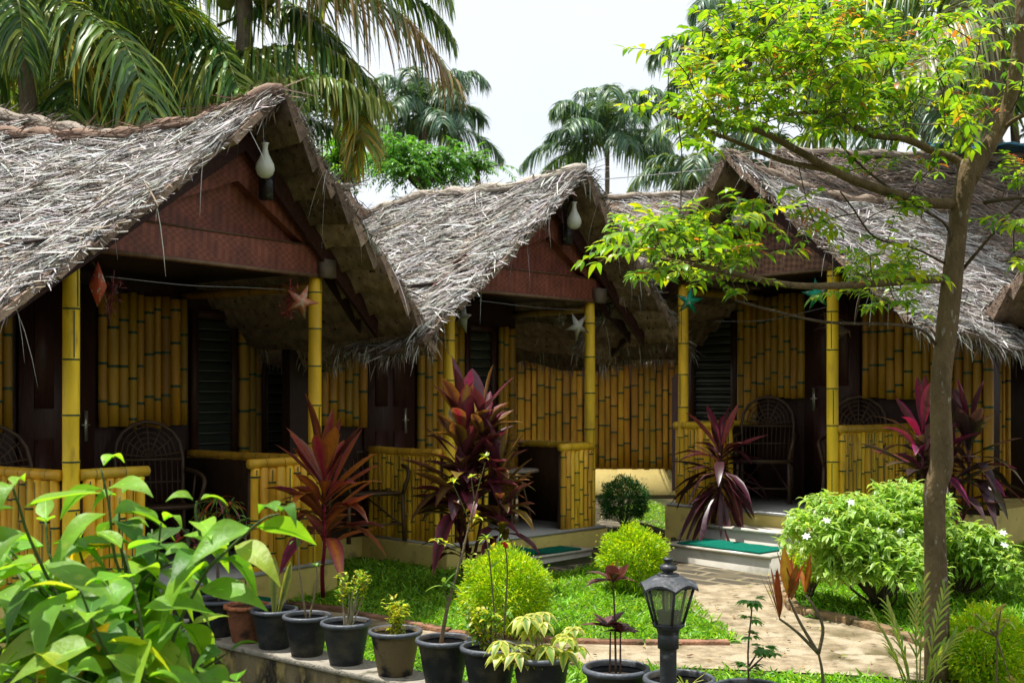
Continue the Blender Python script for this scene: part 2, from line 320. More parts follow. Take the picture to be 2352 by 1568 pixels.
lawn('grass', L1, 3600, 'bright green broad-bladed lawn between the first two huts and the path', .10)
lawn('grass', L2, 3600, 'strip of bright green grass behind the pots on the low wall', .10)
lawn('grass', L3, 2600, 'green grass bed around the variegated shrubs on the right', .11)
lawn('grass', L4, 1500, 'small patch of dark grass by the round dark bush', .07)
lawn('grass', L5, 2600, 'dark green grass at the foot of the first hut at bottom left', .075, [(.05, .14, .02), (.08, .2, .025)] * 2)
def kerb(name, px, label, wd=.07, h=.03, c=(.30, .16, .10), bl=(.3, .7)):
    p = np.array([gnd(x, y) for x, y in px]); p = bez(p, len(px) * 6); root = None; mb = MB()
    d = nrm(np.gradient(p, axis=0)); L = np.concatenate([[0], np.cumsum(np.linalg.norm(np.diff(p, axis=0), axis=1))])
    s = 0
    while s < L[-1] - .2:
        e = s + rng.uniform(*bl); a = np.array([np.interp(s, L, p[:, k]) for k in range(3)]); b = np.array([np.interp(e - .012, L, p[:, k]) for k in range(3)])
        fr = Fr((a[0], a[1], a[2] - .06), (b - a)[:2]); l = np.linalg.norm((b - a)[:2]); hh = rng.uniform(-.006, .008)
        fbox(mb, fr, 0, l, -wd / 2, wd / 2, 0, .06 + h + hh, np.array(c) * rng.uniform(.7, 1.25)); s = e
    o = mb.build(name, M['kerb'], org=tuple(p[0])); m_ = o.modifiers.new('b', 'BEVEL'); m_.width = .008; m_.segments = 2
    return tag(o, label, 'kerb')
kerb('brick_kerb', [(640, 1388), (850, 1416), (960, 1447), (1100, 1461), (1330, 1479), (1705, 1481)], 'low red brick edging along the lower side of the lawn')
kerb('brick_kerb', [(1812, 1350), (1812, 1385), (1850, 1418), (1990, 1440), (2110, 1478), (2200, 1518), (2400, 1560)], 'curved mossy brick edging of the bed on the right', .09, .045, (.30, .20, .11))
kerb('brick_kerb', [(1385, 1185), (1500, 1222), (1560, 1250), (1640, 1300)], 'dark mossy edging between the brick paving and the third hut', .10, .05, (.10, .09, .05))

# ---------------------------------------------------------------- bamboo
YEL = (.66, .41, .018); GRN = (.010, .060, .022)
def culm(mb, a, b, r, seg=.32, c=YEL, k=10, vline=False, ring=.011, facing=None):
    a = np.array(a, float); b = np.array(b, float); L = np.linalg.norm(b - a); d = (b - a) / L
    t = rng.uniform(.2, 1) * seg; ts = [0]; rs = [r]; nodes = []
    while t < L - .03:
        ts += [t - .014, t - .002, t + .002, t + .014]; rs += [r, r * 1.05, r * 1.05, r]; nodes.append(t); t += seg * rng.uniform(.82, 1.2)
    ts.append(L); rs.append(r * rng.uniform(.93, 1)); ts = np.array(ts); bow = rng.normal(0, r * .12)
    side = nrm(np.cross(d, [.3, .5, .2]))
    P = a + d * ts[:, None] + side * (bow * np.sin(ts / L * math.pi))[:, None]
    cc = np.clip(np.array(c) * rng.uniform(.68, 1.14) * np.array([1, rng.uniform(.86, 1.07), rng.uniform(1, 2)]), 0, 1)
    tube(mb, P, rs, k, cc, 0)
    for q in nodes:
        o = a + d * q + side * (bow * math.sin(q / L * math.pi)); tube(mb, [o - d * ring / 2, o + d * ring / 2], r * 1.075, k, GRN, 1, False)
    if vline and facing is not None:
        fc = nrm(np.array(facing)); sd = np.cross(fc, d); nn = [0] + nodes + [L]
        for i in range(len(nn) - 1):
            if (i + vline) % 2 == 0 or rng.random() < .25:
                off = rng.uniform(-.5, .5); dirn = nrm(fc + sd * off)
                p0 = a + d * (nn[i] + .012) + dirn * r * 1.004; p1 = a + d * (nn[i + 1] - .012) + dirn * r * 1.004; s2 = np.cross(dirn, d) * .0035
                V = np.array([p0 - s2, p0 + s2, p1 + s2, p1 - s2]) + dirn * .0015; mb.add(V, [[0, 1, 2, 3]], GRN, 1)
def bpanel(fr, u0, u1, v, w0, w1, parent, name='bamboo_panel', along='u', r=.034, c=YEL, seg=.30, vl=False, ring=.013, ragtop=.03, ragbot=.015, face=-1, cols=1.):
    mb = MB(); x = u0
    while x < u1 - r * .6:
        rr = r * rng.uniform(.78, 1.2); x += rr
        t = w1 + rng.uniform(-ragtop, 0); b = w0 + rng.uniform(-ragbot, ragbot)
        if along == 'u': A, B = fr.P(x, v, b), fr.P(x, v, t); fc = fr.D(0, face, 0)
        else: A, B = fr.P(v, x, b), fr.P(v, x, t); fc = fr.D(face, 0, 0)
        culm(mb, A, B, rr, seg, np.array(c) * cols, 8, 1 if vl else False, ring, facing=fc); x += rr * 1.0
    return mb.build(name, [M['bamboo'], M['green_paint']], parent, smooth=True)
def railing(fr, a0, a1, k, parent, along='u', top=.8, vl=True, out=-1, r=.031):
    """bamboo infill on the outer face of a low rail, with a thick culm cap"""
    R = bpanel(fr, a0, a1, k, -.02, top - .045, parent, 'railing', along, r, c=(.88, .53, .02), seg=.27, vl=vl, ragtop=.012, face=out)
    bk = MB()
    if along == 'u': fbox(bk, fr, a0, a1, k + .022, k + .05, 0, top - .05, (.05, .025, .012))
    else: fbox(bk, fr, min(k - out * .022, k - out * .05), max(k - out * .022, k - out * .05), a0, a1, 0, top - .05, (.05, .025, .012))
    bk.build('backing', M['wood'], R)
    cp = MB(); w_ = top - .018
    if along == 'u': culm(cp, fr.P(a0 - .02, k, w_), fr.P(a1 + .02, k, w_), .036, .22, (.74, .44, .02), 12, ring=.004)
    else: culm(cp, fr.P(k, a0 - .02, w_), fr.P(k, a1 + .02, w_), .036, .14, (.70, .42, .02), 12, ring=.004)
    cp.build('rail_cap', [M['bamboo'], M['green_paint']], R, smooth=True)
    return R
# ---------------------------------------------------------------- thatched roofs
class Roof:
    """gable roof: ridge along v at u=uc; profile sags along v"""
    def __init__(s, fr, uc, half, v0, v1, wr, we, sag):
        s.hl = half[0] if isinstance(half, tuple) else half; s.hr = half[1] if isinstance(half, tuple) else half; half = (s.hl + s.hr) / 2
        s.fr, s.uc, s.h, s.v0, s.v1, s.wr, s.we, s.sag = fr, uc, half, v0, v1, wr, we, sag
    def ridge(s, v): return s.wr + np.interp(v, [a for a, _ in s.sag], [b for _, b in s.sag])
    def S(s, side, q, v, lift=0.):     # q 0 ridge .. 1 eave
        q = np.asarray(q, float); v = np.asarray(v, float); wr = s.ridge(v)
        drop = (wr - s.we) * (q * 1.03 - .03 * np.sin(q * math.pi) + .035 * np.sin(q * math.pi))
        bump = .02 * np.sin(v * 4 + side) * np.sin(q * 7) + .02 * np.sin(v * 9 + q * 5)
        cut = .05 * np.sin(v * 3 + side * 2) * q
        return s.fr.P(s.uc + side * ((s.hr if side > 0 else s.hl) * q + lift * .7), v, wr - drop + lift * .7 + bump + cut)
def thatch(mb, surf, n, q0, q1, v0, v1, cols, p, Ls=(.14, .42), Ws=(.007, .016), shag=1., herring=1., edge=None):
    q = rng.uniform(q0, q1, n); v = rng.uniform(v0, v1, n); side = rng.choice([-1, 1], n) if edge is None else edge
    for sd in (-1, 1):
        k = (side == sd) if edge is None else np.full(n, sd == edge)
        if k.sum() == 0: continue
        qq, vv = q[k], v[k]; N = len(qq)
        P0 = surf(sd, qq, vv); ev = nrm(surf(sd, qq, vv + .05) - P0); es = nrm(surf(sd, qq + .03, vv) - P0); nn = np.cross(ev, es); nn *= np.sign(nn[:, 2:3] + 1e-6)
        ang = .30 + rng.normal(0, .24, N) + .22 * np.sin(vv * 2.5 + qq * 6) * herring; m3 = rng.random(N)
        ang = np.where(m3 < .16, rng.uniform(.5, 1.4, N), ang); ang = np.where(m3 > .93, rng.uniform(-1.2, -.4, N), ang)
        sg = np.where(rng.random(N) < .85, 1, -1)
        d = ev * (np.cos(ang) * sg)[:, None] + es * (np.sin(np.abs(ang)) * .9 + .12)[:, None] + nn * rng.normal(.03, .08 * shag, N)[:, None]
        lay = rng.uniform(-.01, .055, N) + .030 * (1 - (qq * 11 + .3 * np.sin(vv * 3)) % 1.0) - .01; B = P0 + nn * lay[:, None]
        L = rng.uniform(*Ls, N); up = nn + rng.normal(0, .45, (N, 3)) * .8
        leaves(mb, B - nrm(d) * (L * .4)[:, None], d, up, L, rng.uniform(*Ws, N), P_STRAW, rng.uniform(-.06, .16, N), rng.uniform(-.2, .7, N), pick(N, cols, p, .2))
STRAW = [(.56, .55, .53), (.42, .405, .385), (.24, .21, .18), (.10, .083, .068), (.63, .615, .59), (.33, .26, .19)]
PS = [.26, .24, .16, .15, .14, .05]
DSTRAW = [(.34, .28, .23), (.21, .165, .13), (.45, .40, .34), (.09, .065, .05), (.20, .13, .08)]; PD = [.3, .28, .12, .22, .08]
def hang(mb, P, n, dirs, L=(.08, .25), cols=STRAW, p=PS, W=(.006, .014)):
    k = rng.integers(0, len(P), n); B = P[k] + rng.normal(0, .02, (n, 3))
    d = nrm(np.array(dirs) + rng.normal(0, .35, (n, 3))); leaves(mb, B, d, rdir(n), rng.uniform(*L, n), rng.uniform(*W, n), P_STRAW, rng.uniform(.1, .9, n), .3, pick(n, cols, p))
def build_roof(R, parent, name, n, cols=STRAW, p=PS, nmat=10, sides=(-1, 1), fringe=500, cap=True, us=1, capcol=(.46, .41, .34), q1=1.0, matc=(.28, .20, .15)):
    mb = MB(); nv = 14; vs = np.linspace(R.v0, R.v1, nv); ds = 1 / nmat
    for sd in (-1, 1):
        for i in range(nmat):
            a = i * ds; b = min(1.02, (i + 1.25) * ds); jit = rng.uniform(-.03, .03); vv = vs.copy(); vv[0] += jit
            cc = np.array(matc) * rng.uniform(.55, 1.5)
            P = [R.S(sd, np.full(nv, a), vv, -.012), R.S(sd, np.full(nv, b), vv, (-.10 if sd == us else -.04) + rng.uniform(-.012, .008)), R.S(sd, np.full(nv, b), vv, .012), R.S(sd, np.full(nv, a), vv, .03)]
            if rng.random() < .6: P[1] = P[1] + rng.normal(0, .006, P[1].shape)
            V = np.stack(P, 1).reshape(-1, 3); f = []
            for j in range(nv - 1):
                for e in range(4): f.append([j * 4 + e, (j + 1) * 4 + e, (j + 1) * 4 + (e + 1) % 4, j * 4 + (e + 1) % 4])
            mb.add(V, f, cc); mb.add(V, [[3, 2, 1, 0]], cc)
    root = mb.build(name, M['mat'], parent)
    tm = MB()
    for sd in sides: thatch(tm, R.S, n, 0, q1, R.v0 + .03, R.v1, cols, p, edge=sd)
    # rake edges and eaves
    for sd in (-1, 1):
        qs = rng.uniform(0, 1, 400); rk = R.S(sd, qs, np.full(400, R.v0), rng.uniform(-.03, .05, 400)); ees = R.fr.D(sd * R.h, 0, -(R.wr - R.we)) / 1.0
        N = 300; k = rng.integers(0, 400, N); B = rk[k] + rng.normal(0, .010, (N, 3)) + R.fr.D(0, .03, .03)
        leaves(tm, B, nrm(nrm(ees) + rng.normal(0, .15, (N, 3)) + R.fr.D(0, .06, -.02)), rdir(N), rng.uniform(.08, .22, N), rng.uniform(.007, .016, N), P_STRAW, rng.uniform(0, .35, N), .3, pick(N, cols, p))
        hang(tm, rk, 14, (0, 0, -1.), (.12, .38), cols, p, (.004, .009))
        vv = rng.uniform(R.v0, R.v1, 900); ev = R.S(sd, rng.uniform(.93, 1.02, 900), vv, rng.uniform(-.05, .03, 900))
        hang(tm, ev, fringe, R.fr.D(sd * .75, 0, -1.), (.05, .14), cols, p)
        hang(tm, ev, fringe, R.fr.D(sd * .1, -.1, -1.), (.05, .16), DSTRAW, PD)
    # ridge tufts over the front peak
    vv = rng.uniform(R.v0 + .02, R.v0 + .5, 260); B = R.fr.P(R.uc + rng.normal(0, .05, 260), vv, R.ridge(vv) + rng.uniform(.0, .05, 260))
    sd = rng.choice([-1, 1], 260); dd = sd[:, None] * R.fr.u * .8 + R.fr.z * -.6 + R.fr.n * .25 + rng.normal(0, .22, (260, 3))
    leaves(tm, B, dd, rdir(260), rng.uniform(.12, .28, 260), rng.uniform(.008, .02, 260), P_STRAW, rng.uniform(.1, .4, 260), .3, pick(260, DSTRAW if capcol[0] < .4 else cols, PD if capcol[0] < .4 else p))
    tm.build('thatch', M['straw'], root)
    if cap:
        cm = MB(); vv = np.linspace(R.v0 + .02, R.v1, 40); pts = R.fr.P(R.uc + .02 * np.sin(vv * 5), vv, R.ridge(vv) + .055 + .012 * np.sin(vv * 11))
        tube(cm, pts, .042 + .016 * np.sin(vv * 6) ** 2, 9, np.array(capcol)); pts2 = R.fr.P(R.uc - .05 + .01 * np.sin(vv * 7), vv, R.ridge(vv) + .03); tube(cm, pts2, .022, 7, np.array(capcol) * .55)
        N = 500; v2 = rng.uniform(R.v0, R.v1, N); B = R.fr.P(R.uc + rng.normal(0, .05, N), v2, R.ridge(v2) + rng.uniform(.02, .08, N))
        leaves(cm, B, R.fr.n * rng.choice([-1, 1], N)[:, None] + rng.normal(0, .18, (N, 3)), rdir(N, .3, 1), rng.uniform(.15, .4, N), rng.uniform(.006, .014, N), P_STRAW, 0, .3, pick(N, [np.array(capcol) * .6, np.array(capcol)], None, .25))
        cm.build('ridge_cap', M['straw'], root, smooth=True)
    return root

# ---------------------------------------------------------------- huts
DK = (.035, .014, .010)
def window(fr, u0, u1, w0, w1, v, parent):
    fm = MB(); c = (.055, .02, .013)
    for a, b, e, f_ in ((u0, u0 + .06, w0, w1), (u1 - .06, u1, w0, w1), (u0 + .06, u1 - .06, w0, w0 + .07), (u0 + .06, u1 - .06, w1 - .07, w1)): fbox(fm, fr, a, b, v - .05, v + .01, e, f_, c)
    W = fm.build('window', M['wood'], parent)
    pm = MB(); n = max(6, int((w1 - w0 - .14) / .085))
    for i in range(n):
        z = w0 + .07 + (i + .5) * (w1 - w0 - .14) / n; h = .045
        V = np.array([fr.P(u0 + .062, v - .03, z - h), fr.P(u1 - .062, v - .03, z - h), fr.P(u1 - .062, v - .008, z + h), fr.P(u0 + .062, v - .008, z + h)])
        V2 = V + fr.D(0, .006, 0); pm.add(np.concatenate([V, V2]), [[0, 1, 2, 3], [7, 6, 5, 4], [0, 4, 5, 1], [2, 6, 7, 3]], (.03, .035, .028))
        fbox(pm, fr, u0 + .062, u1 - .062, v - .034, v - .028, z - h - .003, z - h + .003, (.16, .16, .14))
    pm.build('louvre', M['pane'], W); return W
def door(fr, u0, u1, v, top, parent, hu):
    dm = MB(); fbox(dm, fr, u0, u1, v - .03, v + .01, .06, top, (.045, .016, .011))
    for a, b in ((.08, .95), (1.1, top - .15)):
        fbox(dm, fr, u0 + .12, (u0 + u1) / 2 - .04, v - .042, v - .03, a + .08, b, (.055, .019, .013)); fbox(dm, fr, (u0 + u1) / 2 + .04, u1 - .12, v - .042, v - .03, a + .08, b, (.055, .019, .013))
    D = dm.build('door', M['wood'], parent); hm = MB()
    fbox(hm, fr, hu - .014, hu + .014, v - .044, v - .03, .92, 1.16, (.5, .48, .38)); tube(hm, [fr.P(hu, v - .044, 1.05), fr.P(hu, v - .085, 1.05), fr.P(hu + .07 * (1 if hu < (u0 + u1) / 2 else -1), v - .085, 1.05)], .008, 6, (.5, .48, .38))
    hm.build('handle', M['metal'], D); return D
def hut(name, Lp, Rp, fz, label, vb, spans, roof, rear=None, rails=(), steps=(), nth=8000, weave='woven_red', door_h=None, plinth_back=2.0, capcol=(.46, .41, .34), psides=(-.3, .3), cols=STRAW, p=PS, gable_only=False, block=True, us=1):
    Lp = np.array(Lp); Rp = np.array(Rp); W = float(np.hypot(*(Rp - Lp))); fr = Fr((Lp[0], Lp[1], fz), Rp - Lp)
    root = thing(name, (Lp[0], Lp[1], fz - .2), label, 'hut'); uc = roof['uc']; HH = roof['half'] if isinstance(roof['half'], tuple) else (roof['half'],) * 2; hf = lambda u: HH[1] if u > uc else HH[0]
    if not gable_only:
        mb = MB(); fbox(mb, fr, -.13, W + .13, -.12, vb, -.9, -.022, (.66, .53, .17)); fbox(mb, fr, psides[0], psides[1] + W, vb, vb + plinth_back, -.9, -.02, (.66, .53, .17)); o = mb.build('plinth', M['plaster'], root)
        bv = o.modifiers.new('b', 'BEVEL'); bv.width = .012; bv.segments = 2
        mb = MB(); fbox(mb, fr, -.10, W + .10, -.125, vb - .01, -.0215, .0, (.45, .45, .43)); mb.build('floor', M['tile'], root)
        for (a, b, v0, v1, wt) in steps:
            mb = MB(); fbox(mb, fr, a, b, v0, v1, -.9, wt - .022, (.52, .49, .42)); s_ = mb.build('step', M['tile'], root)
            mb = MB(); fbox(mb, fr, a - .008, b + .008, v0 - .012, v1, wt - .022, wt, (.60, .56, .48)); mb.build('tread', M['tile'], s_)
        # back wall
        u0 = min([s[1] for s in spans] + [0]) - .3; u1 = max([s[2] for s in spans] + [W]) + .02
        top = lambda u: min(2.5, max(roof['wr'] - .12 - abs(u - uc) * (roof['wr'] - roof['we']) / hf(u), (rear['wr'] - .12 - abs(u - rear['uc']) * (rear['wr'] - rear['we']) / rear['half']) if rear else 0))
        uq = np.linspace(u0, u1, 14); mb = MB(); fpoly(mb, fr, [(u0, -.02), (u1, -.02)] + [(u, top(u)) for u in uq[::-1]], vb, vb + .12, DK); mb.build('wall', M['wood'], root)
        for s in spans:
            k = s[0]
            if k == 'panel': bpanel(fr, s[1], s[2], vb - .045, s[3], s[4], root, seg=.33, r=.043, cols=np.array([.66, .55, .38]), ring=.022)  # culm colour darkened on the back wall to stand in for porch shade
            elif k == 'window': window(fr, s[1], s[2], s[3], s[4], vb - .006, root)
            elif k == 'door': door(fr, s[1], s[2], vb - .012, 2.15, root, s[3])
        for r_ in rails: railing(fr, *r_[:3], root, *r_[3:])
        for u_ in (0, W):
            mb = MB(); rr = .052; tlt = rng.uniform(-.01, .01); A = fr.P(u_, 0, .0); B = fr.P(u_ + tlt, 0, 2.22)
            culm(mb, A, B, rr, .33, (.95, .62, .018), 16, 1, .010, facing=fr.D(.2, -1, 0)); mb.build('post', [M['bamboo'], M['green_paint']], root, smooth=True)
            mb = MB(); culm(mb, fr.P(u_, 0.05, 2.13), fr.P(u_, vb, 2.13), .035, .4, (.35, .20, .012), 10); mb.build('side_beam', [M['bamboo'], M['green_paint']], root, smooth=True)
    # gable
    wr = roof['wr']; we = roof['we']; th = 0
    wl = lambda u: wr - .10 - abs(u - uc) * (wr - we) / hf(u)
    mb = MB(); a, b = -.12, W + .14
    fpoly(mb, fr, [(a, 2.20), (b, 2.20), (b, max(2.24, wl(b))), (uc, wl(uc)), (a, max(2.24, wl(a)))], .045, .07); mb.build('gable_panel', M[weave], root)
    mb = MB(); clip = lambda u: min(2.44, wl(u) - .02); ka = uc - (wl(uc) - .02 - 2.44) * HH[0] / (wr - we); kb = uc + (wl(uc) - .02 - 2.44) * HH[1] / (wr - we); a_ = max(a - .03, uc - (wl(uc) - .02 - 2.25) * HH[0] / (wr - we))
    fpoly(mb, fr, [(a_, 2.205), (b + .02, 2.205), (b + .02, max(2.25, clip(b + .02))), (min(kb, b), clip(min(kb, b))), (max(ka, a_ + .01), clip(max(ka, a_ + .01))), (a_, max(2.215, clip(a_)))], -.045, .044); gb = mb.build('gable_beam', M[weave], root)
    mb = MB(); fbox(mb, fr, a_ + .02, b + .02, -.060, -.046, 2.19, 2.215, (.20, .12, .07)); fbox(mb, fr, max(ka, a_) + .05, min(kb, b) - .05, -.055, -.046, 2.425, 2.438, (.13, .07, .04)); mb.build('trim', M['wood'], gb)
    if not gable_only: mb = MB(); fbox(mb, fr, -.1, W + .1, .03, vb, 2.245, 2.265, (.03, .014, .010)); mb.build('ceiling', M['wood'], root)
    for sd in (-1, 1):
        e = (a if sd < 0 else b); q = 0
        def pt(u, dn): return (u, wl(u) - dn)
        mb = MB(); ue = uc + sd * (abs(e - uc) + .0)
        fpoly(mb, fr, [(uc, wl(uc) - .03), (uc, wl(uc) - .36), (uc + sd * abs(e - uc) * .70, max(2.43, wl(uc + sd * abs(e - uc) * .70) - .36)), (uc + sd * abs(e - uc) * .86, max(2.435, wl(uc + sd * abs(e - uc) * .86) - .04))][::sd], -.036, .044)
        mb.build('gable_band', M[weave], root)
        mb = MB(); t_ = HH[1 if sd > 0 else 0] * (.93 if sd < 0 else .84)
        fpoly(mb, fr, [(uc, wl(uc) + .02), (uc, wl(uc) - .15), (uc + sd * t_, wl(uc + sd * t_) - .12), (uc + sd * t_, wl(uc + sd * t_) + .02)][::sd], -.12, -.085, (.05, .016, .012))
        mb.build('barge_board', M['brown_panel'], root)
        # soffit boards joining the side eaves to the porch side
        mb = MB(); u_ = (a if sd < 0 else b)
        fpoly(mb, fr, [(u_, 2.20), (u_, wl(u_)), (uc + sd * t_ * .97, wl(uc + sd * t_ * .97)), (uc + sd * t_ * .97, wl(uc + sd * t_ * .97) - .12)][::sd], .03, .05, (.035, .014, .010)); mb.build('side_board', M['brown_panel'], root)
    if block:
        mb = MB(); fbox(mb, fr, W - .02, W + .10, -.13, -.05, 2.19, 2.33, (.17, .13, .10)); mb.build('beam_end', M['plaster'], root)
    R = Roof(fr, uc, HH, -.5, roof['v1'], wr, we, roof['sag'])
    build_roof(R, root, 'roof', nth, capcol=capcol, cols=cols, p=p, us=us)
    if rear:
        R2 = Roof(fr, rear['uc'], rear['half'], rear['v0'], rear['v1'], rear['wr'], rear['we'], rear.get('sag', [(-9, 0), (9, 0)]))
        build_roof(R2, root, 'rear_roof', rear.get('n', 4000), cap=True, capcol=(.3, .25, .2))
        if rear['v0'] > vb: mb = MB(); fbox(mb, fr, rear['uc'] - rear['half'] * .85, rear['uc'] + rear['half'] * .85, rear['v0'] + .05, rear['v0'] + .12, 1.6, rear['we'] + .3, DK); mb.build('wall', M['wood'], root)
    return root, fr, W

SAG = [(-.6, .05), (-.35, .06), (0, 0), (.6, -.09), (1.3, -.13), (2.0, -.02), (3.2, .12), (5, .14)]
h1, f1, W1 = hut('bamboo_hut', (-2.76, 7.17), (-1.53, 8.9), .42, 'nearest thatched bamboo hut on the left with a dark red gable and orange star lanterns', 1.6,
    [('panel', -.5, .55, 1.02, 2.15), ('door', .6, 1.24, 1.16), ('panel', 1.28, 2.16, 1.02, 2.12), ('window', 2.2, 2.70, .70, 2.02), ('panel', 2.72, 2.98, .6, 2.02), ('window', 3.0, 3.5, .70, 2.0), ('panel', 3.52, 3.62, .3, 2.0)],
    dict(uc=1.32, half=(2.12, 1.66), wr=3.28, we=1.72, v1=3.4, sag=[(-.6, .05), (-.35, .07), (0, .02), (.4, -.02), (1.2, -.02), (1.9, .06), (3.4, .3)]),
    rear=dict(uc=1.6, half=2.5, v0=1.3, v1=5.0, wr=3.30, we=1.90, n=9000, sag=[(1.3, -.02), (1.9, .09), (3.5, .5), (5, .6)]),
    rails=[(.06, .52, -.04, 'u', .8, True, -1, .040), (1.44, 2.07, -.04, 'u', .8, True, -1, .040), (.05, 1.55, -.06, 'v', .8, True, -1, .038), (.05, 1.55, 2.18, 'v', .8, False, 1, .038)],
    steps=[(.56, 1.46, -.36, -.13, -.17)], nth=18000, capcol=(.26, .17, .12), psides=(-1.0, 1.5))
h2, f2, W2 = hut('bamboo_hut', (-.55, 9.95), (.77, 11.3), .42, 'middle thatched bamboo hut with a pale ridge log and two white star lanterns', 1.05,
    [('panel', -.62, -.14, 1.0, 1.95), ('door', -.12, .48, .36), ('panel', .52, 1.12, .05, 2.05), ('window', 1.15, 1.58, .7, 2.0), ('panel', 1.62, 1.86, .05, 2.0)],
    dict(uc=1.26, half=(1.97, 1.60), wr=3.24, we=1.76, v1=3.2, sag=[(-.6, .05), (-.35, .07), (0, .04), (.5, .02), (1.1, .05), (1.7, .10), (2.6, .02), (3.2, .02)]),
    rear=dict(uc=.9, half=2.0, v0=2.6, v1=5.0, wr=3.50, we=2.1, n=2500),
    rails=[(.06, .42, -.04), (1.42, 1.86, -.04), (.05, 1.0, -.06, 'v', .8, True, -1), (.05, 1.0, 1.95, 'v', .8, False, 1)],
    steps=[(.50, 1.42, -.42, -.13, -.14)], nth=16000, psides=(-.8, 0.0), plinth_back=1.6)
h3, f3, W3 = hut('bamboo_hut', (1.71, 11.5), (2.86, 10.2), .62, 'third thatched bamboo hut, with a brown woven gable and green star lanterns, behind the tree', 1.3,
    [('window', -.95, -.30, .5, 2.0), ('panel', -.27, -.02, .05, 2.1), ('panel', 0.0, .54, 1.05, 2.15), ('door', .58, 1.22, .70), ('panel', 1.26, 1.96, 1.05, 2.0), ('panel', 1.98, 2.55, .05, 1.74)],
    dict(uc=.95, half=1.95, wr=3.13, we=1.60, v1=3.6, sag=[(-.6, .10), (-.35, .10), (0, 0), (.6, -.06), (1.4, -.10), (2.4, -.02), (5, .05)]),
    rails=[(.06, .62, -.04), (-.02, 1.25, -.06, 'v', .8, False, -1), (.02, 1.25, 1.795, 'v', .8, True, 1)],
    steps=[(.62, 1.70, -.42, -.13, -.13), (.58, 1.74, -.95, -.43, -.26)], nth=16000, us=-1, weave='woven_brown', capcol=(.30, .23, .17), psides=(-1.0, .6), plinth_back=1.5, block=False)
h4, f4, W4 = hut('bamboo_hut', (5.06, 9.55), (5.75, 8.1), .62, 'fourth thatched hut at the right edge, seen under its dark eave', 1.2, [],
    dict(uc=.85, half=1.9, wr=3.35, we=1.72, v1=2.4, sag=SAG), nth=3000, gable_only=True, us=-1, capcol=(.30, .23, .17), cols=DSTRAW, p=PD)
# rows of cottages behind: long roofs with a slope facing the garden
def long_hut(x0, x1, ye, ze, yr, zr, label, cols, p, n, wall, rot=0.0, capc=(.4, .34, .27)):
    o = np.array([x0, ye, 0.]); root = thing('bamboo_hut', (x0, ye, .2), label, 'hut')
    fr = Fr((x0, yr, 0), (math.sin(rot), -math.cos(rot)))      # u runs to the viewer, v runs along +x
    R = Roof(fr, 0, yr - ye, 0, x1 - x0, zr, ze, [(-1, .05), ((x1 - x0) * .45, -.08), (x1 - x0, .05)])
    build_roof(R, root, 'roof', n, cols=cols, p=p, sides=(1,), capcol=capc, nmat=8, fringe=900)
    f2_ = Fr((x0, ye + .45, 0), (math.cos(rot), math.sin(rot)))
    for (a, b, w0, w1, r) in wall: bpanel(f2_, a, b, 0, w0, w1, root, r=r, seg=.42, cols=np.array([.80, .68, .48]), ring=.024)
    mb = MB(); fbox(mb, f2_, wall[0][0] if wall else 0, x1 - x0 - .3, .05, .2, .6, ze + .2, DK); mb.build('wall', M['wood'], root)
    mb = MB(); fbox(mb, f2_, 0.1, x1 - x0 - .2, .0, .6, -.3, .62, (.58, .46, .16)); mb.build('plinth', M['plaster'], root)
    return root
long_hut(-.9, 4.2, 16.4, 2.45, 19.0, 5.0, 'long thatched hut behind, seen between the middle and the third hut', STRAW, PS, 11000, [(.2, 4.7, .62, 2.5, .050)])
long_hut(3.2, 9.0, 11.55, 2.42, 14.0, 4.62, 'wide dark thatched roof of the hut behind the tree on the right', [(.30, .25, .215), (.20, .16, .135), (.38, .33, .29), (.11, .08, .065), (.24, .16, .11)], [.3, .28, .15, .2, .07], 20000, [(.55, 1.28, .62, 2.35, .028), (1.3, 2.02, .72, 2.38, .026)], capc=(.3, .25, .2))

# ---------------------------------------------------------------- mats on steps, lamps, stars, strings
def step_mat(fr, a, b, v0, v1, w_, label, hump=0.):
    mb = MB(); nu, nv = 16, 8; uu, vv = np.meshgrid(np.linspace(a, b, nu), np.linspace(v0, v1, nv), indexing='ij')
    z = w_ + .004 + hump * np.exp(-((uu - (a + .28 * (b - a))) / (.16 * (b - a))) ** 2) * (.4 + .6 * (vv - v0) / (v1 - v0)) + .002 * np.sin(uu * 30)
    for dz, fl in ((.012, 1), (0, -1)):
        i, j = np.meshgrid(np.arange(nu - 1), np.arange(nv - 1), indexing='ij'); i = i.ravel(); j = j.ravel()
        f = np.stack([i * nv + j, (i + 1) * nv + j, (i + 1) * nv + j + 1, i * nv + j + 1], 1); mb.add(fr.P(uu, vv, z + dz).reshape(-1, 3), f if fl > 0 else f[:, ::-1], (.004, .19, .125))
    e = [(i, 0) for i in range(nu)] + [(nu - 1, j) for j in range(1, nv)] + [(i, nv - 1) for i in range(nu - 2, -1, -1)] + [(0, j) for j in range(nv - 2, 0, -1)]
    T = np.array([fr.P(uu[k], vv[k], z[k] + .012) for k in e]); Bm = np.array([fr.P(uu[k], vv[k], z[k]) for k in e]); n = len(e); i = np.arange(n); j = (i + 1) % n
    mb.add(np.concatenate([T, Bm]), np.stack([i, i + n, j + n, j], 1), (.004, .15, .10))
    return tag(mb.build('door_mat', M['mat_green'], org=tuple(fr.P((a + b) / 2, v0, w_)), smooth=True), label, 'mat', 'green mats on the hut steps')
step_mat(f1, .66, 1.40, -.35, -.16, -.17, 'green mat on the low step of the nearest hut')
step_mat(f2, .46, 1.26, -.43, -.16, -.14, 'rumpled green mat on the low step of the middle hut', .05)
step_mat(f3, .72, 1.62, -.93, -.50, -.26, 'flat green mat on the bottom step of the third hut')
